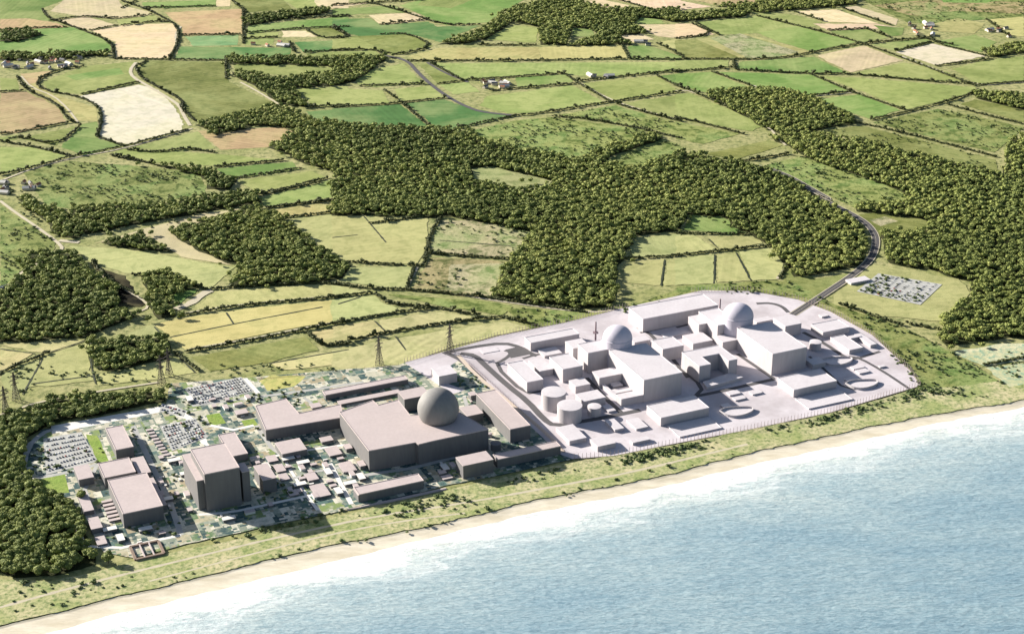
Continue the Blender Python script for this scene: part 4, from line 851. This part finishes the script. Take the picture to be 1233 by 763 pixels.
for pts, d, l in (([(15,372),(60,360),(76,378),(28,388)],14,'small hut nearest the corner of the dark hall and office wing'), ([(30,418),(80,402),(116,433),(70,446)],11,'upper of two flat sheds left of the main hall'), ([(95,484),(140,472),(170,500),(120,515)],12,'lower of two flat sheds left of the main hall'),
                  ([(510,512),(535,502),(548,512),(522,522)],14,'tiny cubic hut between the workshop and the cube block'), ([(520,530),(560,522),(575,535),(535,545)],8,'tiny flat hut between the workshop and the cube block'), ([(118,398),(142,393),(152,412),(126,418)],18,'small lean-to against the left wall of the main hall'),
                  ([(175,468),(200,462),(208,485),(184,490)],18,'second small lean-to further down the main hall wall')):
    building(B, pts, d, l, mats=AB, cat='shed', name='site_shed')
A = 'A'
for pts, d, l in (([(513,376),(612,350),(657,400),(545,422)],30,'two level grey shed below the long office wing'), ([(660,562),(722,548),(757,598),(700,612)],12,'flat shed near the seaward end of the yard'), ([(640,512),(682,500),(706,528),(662,540)],12,'flat shed in the middle of the yard'),
                  ([(790,462),(840,452),(872,490),(822,502)],12,'flat shed between the yard road and the main hall'), ([(857,572),(908,558),(930,590),(875,604)],34,'grey hut at the end of the long workshop'), ([(335,232),(380,226),(402,240),(345,250)],16,'small shed above the round lawn'),
                  ([(665,205),(700,196),(722,212),(675,222)],12,'small shed behind the office wing'), ([(470,430),(510,428),(530,448),(485,458)],10,'low hut right of the reactor block'), ([(505,470),(545,465),(560,495),(520,500)],9,'long low hut right of the reactor block'), ([(525,512),(560,505),(580,530),(540,537)],9,'low hut beside the yard road'),
                  ([(565,585),(605,575),(618,595),(580,605)],10,'low hut by the lower yard road'), ([(425,455),(440,450),(450,458),(434,464)],14,'little hut behind the dark annex')):
    building(A, pts, d, l, mats=AB, cat='shed', name='site_shed')
R_ = 'R'
building(R_,[(130,262),(410,180),(517,370),(318,402)],268,'tallest dark reactor building of the old station, main block',mats=AB,name='reactor_building',cat='reactor building')
building(R_,[(103,280),(132,272),(318,440),(230,461)],213,'lower front left shoulder of the tall dark reactor building',mats=AB,name='reactor_annex',cat='reactor building',snp=True)
building(R_,[(505,338),(545,336),(600,388),(528,400)],215,'narrow right shoulder of the tall dark reactor building',mats=AB,name='reactor_annex',cat='reactor building')
building(R_,[(345,150),(470,110),(585,262),(490,288)],50,'grey wing behind the tall dark reactor building',mats=AB)
building(A,[(415,474),(478,462),(520,526),(462,536)],62,'dark detached block right of the tall reactor building',mats=AB)
L = 'L'
building(L,[(375,410),(510,374),(578,486),(445,530)],52,'large flat roofed turbine hall of the old station at lower left',mats=AB,cat='turbine hall',name='turbine_hall')
building(L,[(510,400),(540,395),(590,488),(565,496)],20,'narrow lean-to on the right of the old turbine hall',mats=AB)
building(L,[(343,347),(450,324),(482,368),(375,402)],38,'grey block joined behind the old turbine hall',mats=AB)
building(L,[(448,330),(500,320),(538,372),(505,382)],28,'smaller grey block right of the joined one behind the old hall',mats=AB)
building(L,[(370,222),(430,210),(475,285),(412,298)],36,'tall grey block beside the left car park',mats=AB)
building(L,[(258,360),(300,346),(340,386),(283,406)],28,'grey block near the green lawn',mats=AB)
building(L,[(268,452),(300,445),(336,505),(302,516)],18,'upper narrow shed at the wood edge',mats=AB,cat='shed')
building(L,[(305,540),(345,532),(363,568),(327,578)],20,'middle square shed at the wood edge',mats=AB,cat='shed')
building(L,[(330,607),(365,600),(381,625),(350,633)],9,'lowest small shed at the wood edge',mats=AB,cat='shed')
for i in range(6):
    y = 478+i*13; building(L,[(358+i*5,y),(392+i*6,y-8),(397+i*6,y-2),(362+i*5,y+6)],8,f'{ordn[i]} pale strip hut from the top, left of the old turbine hall',mats=AB,cat='hut',name='strip_hut',group='strip huts by the old hall',detail=False)
for i in range(9):
    x = 515+i*7.5; y = 225+i*11; building(L,[(x,y),(x+22,y-4),(x+25,y+1),(x+3,y+5)],5,f'{(ordn+["ninth"])[i]} little roof from the top in the row beside the dark strip',mats=AB,cat='hut',name='strip_hut',group='row of little roofs',detail=False)
building('B',[(645,215),(650,213),(655,218),(650,220)],10,'very small kiosk beside the long grey block',mats=AB,cat='kiosk',name='kiosk',detail=False)
building(6,[(615,350),(652,322),(678,330),(640,365)],9,'lone white barn beside the car park clearing',cat='barn',name='barn')
sheet('light_well', [], M_road) if False else None

# sunken screen basin at the shore, rust coloured walls
def basin(z, quad, hgt, label, mat):
    P = snap(gp(z, quad)); c = np.mean(P, axis=0); e = empty('intake_basin', (c[0], c[1], 0)); n = len(P)
    for i in range(n):
        a = P[i]-c; b2 = P[(i+1) % n]-c; b = MB(); b.bar((a[0], a[1], hgt/2), (b2[0], b2[1], hgt/2), hgt*.7, n=4); b.build('basin_wall', mat, e)
    for k in (.33, .66):
        a = (P[0]*(1-k)+P[1]*k)-c; b2 = (P[3]*(1-k)+P[2]*k)-c; b = MB(); b.bar((a[0], a[1], hgt*.8), (b2[0], b2[1], hgt*.8), 1.2, n=4); b.build('crosswalk', M_rb, e)
    tag(e, label, 'basin')
basin('L', [(460,640),(560,628),(582,668),(478,690)], 3.5, 'rust walled open intake basin at the edge of the grass', M_rust)
basin('B', [(118,655),(300,640),(545,590),(560,600)], 1.6, 'low kerbed yard edge in front of the long workshop', M_rb)
def forebay(z, cpx, label):
    x, y = px(z, cpx); c = at(x, y); e = empty('forebay', (c[0], c[1], 0), AX)
    P = [(-22,9),(-8,15),(12,9),(30,2),(34,-6),(22,-16),(0,-20),(-18,-14)]
    P = smooth_line([np.array((*p, 0)) for p in P+[P[0]]], 2)[:-1]; Q = [p[:2] for p in P]
    if area(Q) < 0: Q = Q[::-1]
    prism(Q, 0, 2.2, 'deck', M_rc, e)
    I = [p*.72+np.array((2, -4)) for p in Q]; b = MB(); n = len(I)
    b.add([(*g, 2.2) for g in Q]+[(*g, 5.0) for g in Q]+[(*(g*.95), 5.0) for g in Q]+[(*(g*.95), 2.2) for g in Q], [(k*n+i, k*n+(i+1) % n, (k+1)*n+(i+1) % n, (k+1)*n+i) for i in range(n) for k in range(3)]); b.build('curved_wall', M_wc, e)
    tag(e, label, 'forebay')
forebay('C2',(745,463),'curved forebay basin near the right tip of the pale site'); forebay('C2',(222,578),'curved forebay basin between the two broad low buildings'); forebay('C2',(640,368),'oval basin at the foot of the small tank by the second hall')

# huts, containers and plant scattered over the old yards
YARD = [('A',[(420,440),(620,400),(700,640),(560,620),(430,560)]), ('A',[(640,480),(860,400),(900,560),(740,640)]), ('A',[(10,400),(100,420),(160,600),(180,690),(60,720),(0,560)]), ('L',[(380,560),(600,590),(560,640),(400,640)]),
        ('A',[(120,190),(400,160),(430,300),(300,250)]), ('L',[(480,230),(520,380),(620,420),(600,560)]), ('B',[(430,480),(580,470),(560,560),(480,545)]), ('A',[(200,700),(500,640),(680,640),(300,720)])]
proto = {}
def hut_proto(k):
    b = MB(); L_, W_, H_ = [(9,6,4), (14,7,4.5), (6,2.6,2.7), (18,9,5)][k]; b.box((0,0,H_/2), (L_, W_, H_)); e = empty('yard_hut', (0,0,0), AX); b.build('walls', [M_wb, M_white, M_rb, M_wb][k], e)
    b = MB(); b.box((0,0,H_+.2), (L_+.6, W_+.6, .4)); b.build('roof', [M_rb, M_rb, M_white, M_white][k], e); return e
lbl = ['small square hut on the old station yard', 'oblong pale hut on the old station yard', 'shipping container parked on the old station yard', 'wide flat white roofed shed on the old station yard']
cnt = 0; placed = []
def blocked(x, y, m=6):
    for Fp in FOOT:
        if inpoly(np.array([x]), np.array([y]), Fp)[0]: return True
        for q in Fp:
            if abs(q[0]-x)+abs(q[1]-y) < m: return True
    return False
for z, pts in YARD:
    P = gp(z, pts); Aa = np.array(P); k = 0; tries = 0; n = int(abs(area(P))/600)
    while k < n and tries < 900:
        tries += 1; x = rt.uniform(Aa[:, 0].min(), Aa[:, 0].max()); y = rt.uniform(Aa[:, 1].min(), Aa[:, 1].max())
        if not inpoly(np.array([x]), np.array([y]), P)[0] or blocked(x, y, 9) or any((x-a)**2+(y-b_)**2 < 130 for a, b_ in placed): continue
        t = int(rt.integers(0, 4))
        if t not in proto: proto[t] = hut_proto(t); e = proto[t]
        else: e = copy_tree(proto[t])
        e.location = (x, y, 0); e.rotation_euler = (0, 0, AX + (math.pi/2 if rt.random() < .5 else 0)); placed.append((x, y)); tag(e, lbl[t], 'hut', 'huts and containers scattered on the old yard'); k += 1; cnt += 1
print('huts', cnt)

# ------------------------------------------------------------------ village houses and farms
M_hw = plain('render_wall', (.55, .50, .42), .9); ROOFS = [plain('red_tiles', (.34, .15, .09), .85, .2, .5), plain('slate', (.16, .16, .17), .8, .15, .5), plain('pale_sheet_roof', (.6, .58, .54), .7, .1, .5)]
def house_proto(k):
    L_, W_, H_, R__ = [(12,8,5,3.2), (15,8,5,3.2), (26,12,5,3.5)][k]; e = empty('house', (0,0,0)); b = MB(); x, y = L_/2, W_/2
    b.add([(-x,-y,0),(x,-y,0),(x,y,0),(-x,y,0),(-x,-y,H_),(x,-y,H_),(x,y,H_),(-x,y,H_),(-x,0,H_+R__-.2),(x,0,H_+R__-.2)], [(0,1,5,4),(1,2,6,9,5),(2,3,7,6),(3,0,4,8,7)]); b.build('walls', M_hw, e)
    b = MB(); q = .5; b.add([(-x-q,-y-q,H_-.3),(x+q,-y-q,H_-.3),(x+q,0,H_+R__),(-x-q,0,H_+R__),(x+q,y+q,H_-.3),(-x-q,y+q,H_-.3)], [(0,1,2,3),(3,2,4,5)]); b.build('roof', ROOFS[k], e)
    if k < 2: b = MB(); b.box((x*.6,0,H_+R__), (1,1,2)); b.build('chimney', M_hw, e)
    return e
hp = {}
HL = ['red roofed house', 'slate roofed house', 'long pale roofed barn']
for z, rect, n, where, grp in ((1,(5,205,285,245),26,'in the village at the far left','village houses'), (2,(495,285,650,315),13,'in the hamlet above the striped fields','hamlet houses'), (3,(820,85,925,128),12,'in the settlement at the upper right','upper right houses'),
                        (1,(0,640,140,700),12,'among trees at the left edge','left edge houses'), (3,(1100,95,1200,135),6,'at the far upper right','far upper right houses'), (1,(880,140,1020,168),5,'beside the striped green plots','plot side buildings'), (2,(1070,150,1130,162),3,'on the farm below the top wood','farm buildings'), (2,(890,262,1010,280),4,'on the pale track farm','track farm buildings'), (4,(0,370,15,400),3,'at the left edge below the rough pasture','left pasture buildings')):
    for i in range(n):
        x, y = px(z, (rt.uniform(rect[0], rect[2]), rt.uniform(rect[1], rect[3]))); c = at(x, y); k = int(rt.choice([0, 1, 2], p=[.45, .3, .25]))
        if k not in hp: hp[k] = house_proto(k); e = hp[k]
        else: e = copy_tree(hp[k])
        e.name = 'barn' if k == 2 else 'house'; e.location = (c[0], c[1], .3); e.rotation_euler = (0, 0, rt.uniform(0, 3.14)); tag(e, f'{HL[k]} {where}', 'barn' if k == 2 else 'house', grp)

# ------------------------------------------------------------------ pylons
def pylon(base, toppx, label):
    x, y = base; c = at(x, y); h = height(x, toppx, y); e = empty('electricity_pylon', (c[0], c[1], 0), AX+.5); b = MB(); r0, r1 = h*.10, h*.012
    def corner(k, t): s = ((-1,-1),(1,-1),(1,1),(-1,1))[k % 4]; w_ = (r0*(1-t/.55)+h*.035*(t/.55)) if t < .55 else (h*.035*(1-(t-.55)/.45)+r1*((t-.55)/.45)); return (s[0]*w_, s[1]*w_, h*t)
    lv = [0, .12, .24, .35, .45, .55, .64, .73, .82, .91, 1]
    for k in range(4):
        for a, q in zip(lv[:-1], lv[1:]):
            b.bar(corner(k, a), corner(k, q), .42); b.bar(corner(k, a), corner(k+1, q), .22); b.bar(corner(k+1, a), corner(k, q), .22); b.bar(corner(k, q), corner(k+1, q), .28)
    b.build('lattice_body', M_steel, e)
    for t, wdt in ((.58, .15), (.72, .19), (.86, .13)):
        b = MB(); W_ = h*wdt
        for s in (-1, 1):
            tip = (s*W_, 0, h*t+.6)
            for k in range(4): b.bar(corner(k, t if k % 2 == 0 else t+.035), tip, .3)
            b.bar(tip, (tip[0], 0, tip[2]-3), .28)
        b.build('cross_arm', M_steel, e)
    tag(e, label, 'pylon')
pylon((8,500), 465, 'leftmost lattice pylon at the left edge above the wood'); pylon((20,482), 448, 'second lattice pylon from the left edge'); pylon((195,463), 428, 'front one of two close lattice pylons by the car park')
pylon((204,452), 420, 'rear one of two close lattice pylons by the car park'); pylon((457,440), 405, 'lattice pylon in the pale field above the thin dark block'); pylon((542,425), 390, 'lattice pylon beside the road junction of the pale site')

# ------------------------------------------------------------------ perimeter fences
def fence(pts, label, ph=10, step=7.5, r=.45, mat=M_post):
    P = resample([at(x, y) for x, y in pts], 2.0); P = np.array(P); e = empty('perimeter_fence', (P[0][0], P[0][1], 0)); o = P[0].copy(); k = max(1, int(step/2)); Q = P[::k]
    b = MB()
    for a, c in zip(Q[:-1], Q[1:]):
        for zz in (1.2, 2.4): b.bar((a[0]-o[0], a[1]-o[1], zz), (c[0]-o[0], c[1]-o[1], zz), .11)
    b.build('rails', mat, e)
    b = MB(); b.bar((0,0,0), (0,0,ph), r, r*.8); base = mesh_py('post', b.V, b.F, [mat]); d = np.argsort(Q[:, 1]); rest_ = MB()
    for rank, i in enumerate(d):
        q = Q[i]-o
        if rank < 99: l = link('post', base, e); l.location = (q[0], q[1], 0)
        else: rest_.bar((q[0], q[1], 0), (q[0], q[1], ph), r, r*.8)
    if rest_.V: l = rest_.build('post', mat, e); l['kind'] = 'stuff'
    tag(e, label, 'fence')
fence([(487,437),(545,421),(600,405),(680,389),(756,370)], 'pinkish post fence along the landward left edge of the pale site')
fence([(833,352),(905,351),(960,361),(1000,376),(1050,404),(1095,446),(1108,465)], 'pinkish post fence round the right end of the pale site')
fence([(1108,465),(1000,497),(900,518),(800,537),(740,549),(690,553)], 'pinkish post fence along the seaward edge of the pale site')
fence([(560,434),(600,470),(640,508),(680,545)], 'pinkish post fence between the dark station and the pale site', 5, 6)
fence([(480,440),(400,449),(300,458)], 'thin post fence above the thin dark blocks', 6, 14, .25, M_steel)

# ------------------------------------------------------------------ cars
def car_mesh(paint):
    b = MB(); prof = [(-2.2,.35),(2.2,.35),(2.25,.75),(1.3,.95),(.75,1.45),(-1.2,1.5),(-2.0,1.0),(-2.25,.9)]; n = len(prof)
    V = [(x, -.88 if z < 1.2 else -.7, z) for x, z in prof]+[(x, .88 if z < 1.2 else .7, z) for x, z in prof]
    b.add(V, [tuple(range(n)), tuple(range(2*n-1, n-1, -1))]+[(i+n, (i+1) % n+n, (i+1) % n, i) for i in range(n)], 0)
    b.add([(1.32,-.72,.98),(1.32,.72,.98),(.8,.62,1.44),(.8,-.62,1.44)], [(0,1,2,3)], 1); b.box((-.25,0,1.2), (1.7,1.63,.32), 0, 1)
    for x in (-1.4, 1.4):
        for s in (-1, 1): b.bar((x, s*.7, .33), (x, s*.92, .33), .34, n=10, m=2)
    me = mesh_py('car', b.V, b.F, [paint, M_glass, M_tyre]); me.polygons.foreach_set('material_index', b.M); return me, b
M_glass = plain('car_glass', (.03, .035, .04), .15, spec=.5); M_tyre = plain('tyre', (.02, .02, .02), .9)
PAINT = [('white', (.75,.75,.74)), ('silver', (.42,.43,.44)), ('black', (.025,.025,.03)), ('dark blue', (.03,.05,.13)), ('red', (.30,.03,.03)), ('grey', (.14,.145,.15))]
cars = [car_mesh(plain(n_+'_car_paint', c_, .3, .02, .3, 0, .5)) for n_, c_ in PAINT]
PARKS = [('L',[(158,262),(285,240),(340,338),(168,383)],7,15,'in the car park left of the tall grey block','cars in the left car park'), ('A',[(15,305),(160,272),(215,350),(65,408)],8,13,'in the car park behind the reactor building','cars behind the reactor building'),
         ('A',[(125,140),(360,92),(412,150),(180,213)],6,20,'in the landward car park below the pylons','cars in the landward car park'), (6,[(650,385),(722,325),(935,362),(862,430)],8,15,'in the clearing car park beside the white barn','cars in the clearing car park'),
         ('A',[(20,205),(120,235),(110,260),(10,240)],2,9,'in the short rows behind the reactor building','cars in short rows')]
slots = []
for z, quad, nr_, nc, where, grp in PARKS:
    P = gp(z, quad); Pg = gp(z, quad); cc = np.mean(Pg, axis=0); sheet('car_park', [p+(p-cc)*.06 for p in Pg], M_paving, jit=0); pz = ZL[0]+.01
    for i in range(nr_):
        for j in range(nc):
            v = (i+.5)/nr_; off = 0
            u = (j+.5)/nc; p = (P[0]*(1-u)+P[1]*u)*(1-v)+(P[3]*(1-u)+P[2]*u)*v
            if rt.random() < .86 and not blocked(p[0], p[1], 4):
                d = (P[1]-P[0]); slots.append((np.array((p[0], p[1], pz)), math.atan2(d[1], d[0])+math.pi/2+rt.normal(0, .03), int(rt.choice(6, p=[.26,.22,.19,.13,.07,.13])), where, grp))
slots.sort(key=lambda s: s[0][1]); rest_ = MB(); mats_r = []
for m_, b_ in cars: mats_r += list(m_.materials)
for i, (p, a, k, where, grp) in enumerate(slots):
    if i < 298:
        o = link('parked_car', cars[k][0]); o.location = (p[0], p[1], p[2]); o.rotation_euler = (0, 0, a); tag(o, f'small {PAINT[k][0]} car parked {where}', 'car', grp)
    else:
        ca, sa = math.cos(a), math.sin(a); n = len(rest_.V); b_ = cars[k][1]
        rest_.V += [(p[0]+v[0]*ca-v[1]*sa, p[1]+v[0]*sa+v[1]*ca, p[2]+v[2]) for v in b_.V]; rest_.F += [tuple(q+n for q in f) for f in b_.F]; rest_.M += [m_+3*k for m_ in b_.M]
if rest_.V: tag(rest_.build('parked_cars', mats_r), 'farthest rows of parked cars in the clearing car park', 'cars', None, 'stuff')
print('cars', len(slots))

# ------------------------------------------------------------------ scrub and bushes (uncountable)
SCRUB = [('F',[(1106,470),(1112,480),(1000,509),(900,531),(800,551),(720,566),(690,570),(690,559),(800,541),(1000,501)],5.5), ('F',[(700,560),(640,577),(560,600),(500,618),(470,622),(490,606),(560,590),(620,576)],7), ('F',[(420,622),(330,640),(240,660),(240,652),(330,632),(420,612)],8), ('A',[(0,200),(420,150),(640,130),(560,340),(420,420),(230,320),(60,420)],15), ('A',[(420,440),(720,400),(700,660),(420,620)],15), ('L',[(60,260),(480,200),(640,300),(640,600),(380,640),(240,480)],19),
 (6,[(400,350),(560,430),(800,505),(960,585),(1180,720),(1100,763),(860,745),(700,530),(560,450),(430,410)],9), (6,[(0,365),(400,345),(430,395),(130,400),(0,405)],14), (5,[(600,440),(900,460),(1040,440),(1233,375),(1233,400),(1040,460),(700,512)],14),
  ('F',[(1090,440),(1130,440),(1180,470),(1110,480),(1000,506),(900,528),(800,548),(700,565),(690,558),(800,540),(1000,499),(1106,468)],8), ('F',[(420,625),(480,606),(560,590),(640,572),(690,560),(700,570),(640,582),(560,612),(480,628),(420,640)],11),
  ('F',[(0,735),(120,712),(300,675),(500,630),(650,598),(900,540),(900,545),(650,605),(500,640),(300,682),(120,720),(0,748)],16), (1,[(80,610),(240,570),(520,590),(700,610),(720,690),(450,730),(260,740)],12), (2,[(480,465),(650,425),(780,415),(1110,460),(1100,480),(860,560),(700,545)],12),
  (3,[(295,590),(450,553),(850,690),(760,763),(640,740),(500,670)],12), (3,[(700,435),(930,385),(1233,450),(1130,535)],13), (4,[(330,215),(520,160),(720,110),(800,105),(600,180),(530,190)],16), (4,[(0,640),(700,650),(950,640),(1233,640),(1233,668),(700,690),(300,720),(0,760)],15),
  ('L',[(100,265),(150,255),(160,380),(100,380)],9), (6,[(650,385),(722,325),(935,362),(862,430)],7), (3,[(660,0),(1233,0),(1233,60),(880,85)],18), ('L',[(140,95),(300,130),(480,110),(590,90),(580,110),(300,160)],12), (6,[(970,590),(1233,600),(1233,700),(1100,660)],16), ('F',[(540,432),(560,440),(590,470),(570,476),(545,462)],8),
  ('F',[(0,700),(80,702),(160,685),(170,700),(60,730),(0,735)],11), (4,[(0,0),(60,20),(200,120),(180,180),(60,100),(0,40)],12), (5,[(285,300),(480,290),(460,402),(285,378)],16), (2,[(960,570),(1160,490),(1233,515),(1233,540),(1060,600)],12), (4,[(0,80),(200,210),(190,240),(100,290),(0,380)],12), (3,[(520,465),(660,445),(1130,565),(1145,610),(700,510)],15), (2,[(800,408),(1000,372),(1233,440),(1150,460),(960,430)],14), (5,[(375,135),(500,130),(700,175),(650,262),(350,250)],17), ('A',[(480,130),(640,90),(640,110),(500,150)],9)]
Vx = []; 
for z, pts, sp in SCRUB:
    P = gp(z, pts); Aa = np.array(P); n = int(abs((Aa[:, 0].max()-Aa[:, 0].min())*(Aa[:, 1].max()-Aa[:, 1].min()))/sp**2)
    X = rt.uniform(Aa[:, 0].min(), Aa[:, 0].max(), n); Y = rt.uniform(Aa[:, 1].min(), Aa[:, 1].max(), n); k = inpoly(X, Y, P)
    den = np.sin(X*.03+2*np.sin(Y*.021))+np.sin(Y*.045+X*.012); k &= den+rt.normal(0, .6, n) > -.2
    for x, y in zip(X[k], Y[k]): Vx.append((x, y))
Vx = np.array(Vx); S = rt.gamma(5, .8, len(Vx))+1.5
sc = build_cloud('scrub', [scatter(protoH, Vx[:, 0], Vx[:, 1], S, S*.65, rt, np.clip(rt.normal(.5, .25, len(Vx)), 0, 1))], M_scrub); tag(sc, 'low gorse and bramble bushes scattered over rough ground and dunes', 'scrub', None, 'stuff')
print('scrub', len(Vx), 'objects', len(bpy.data.objects))
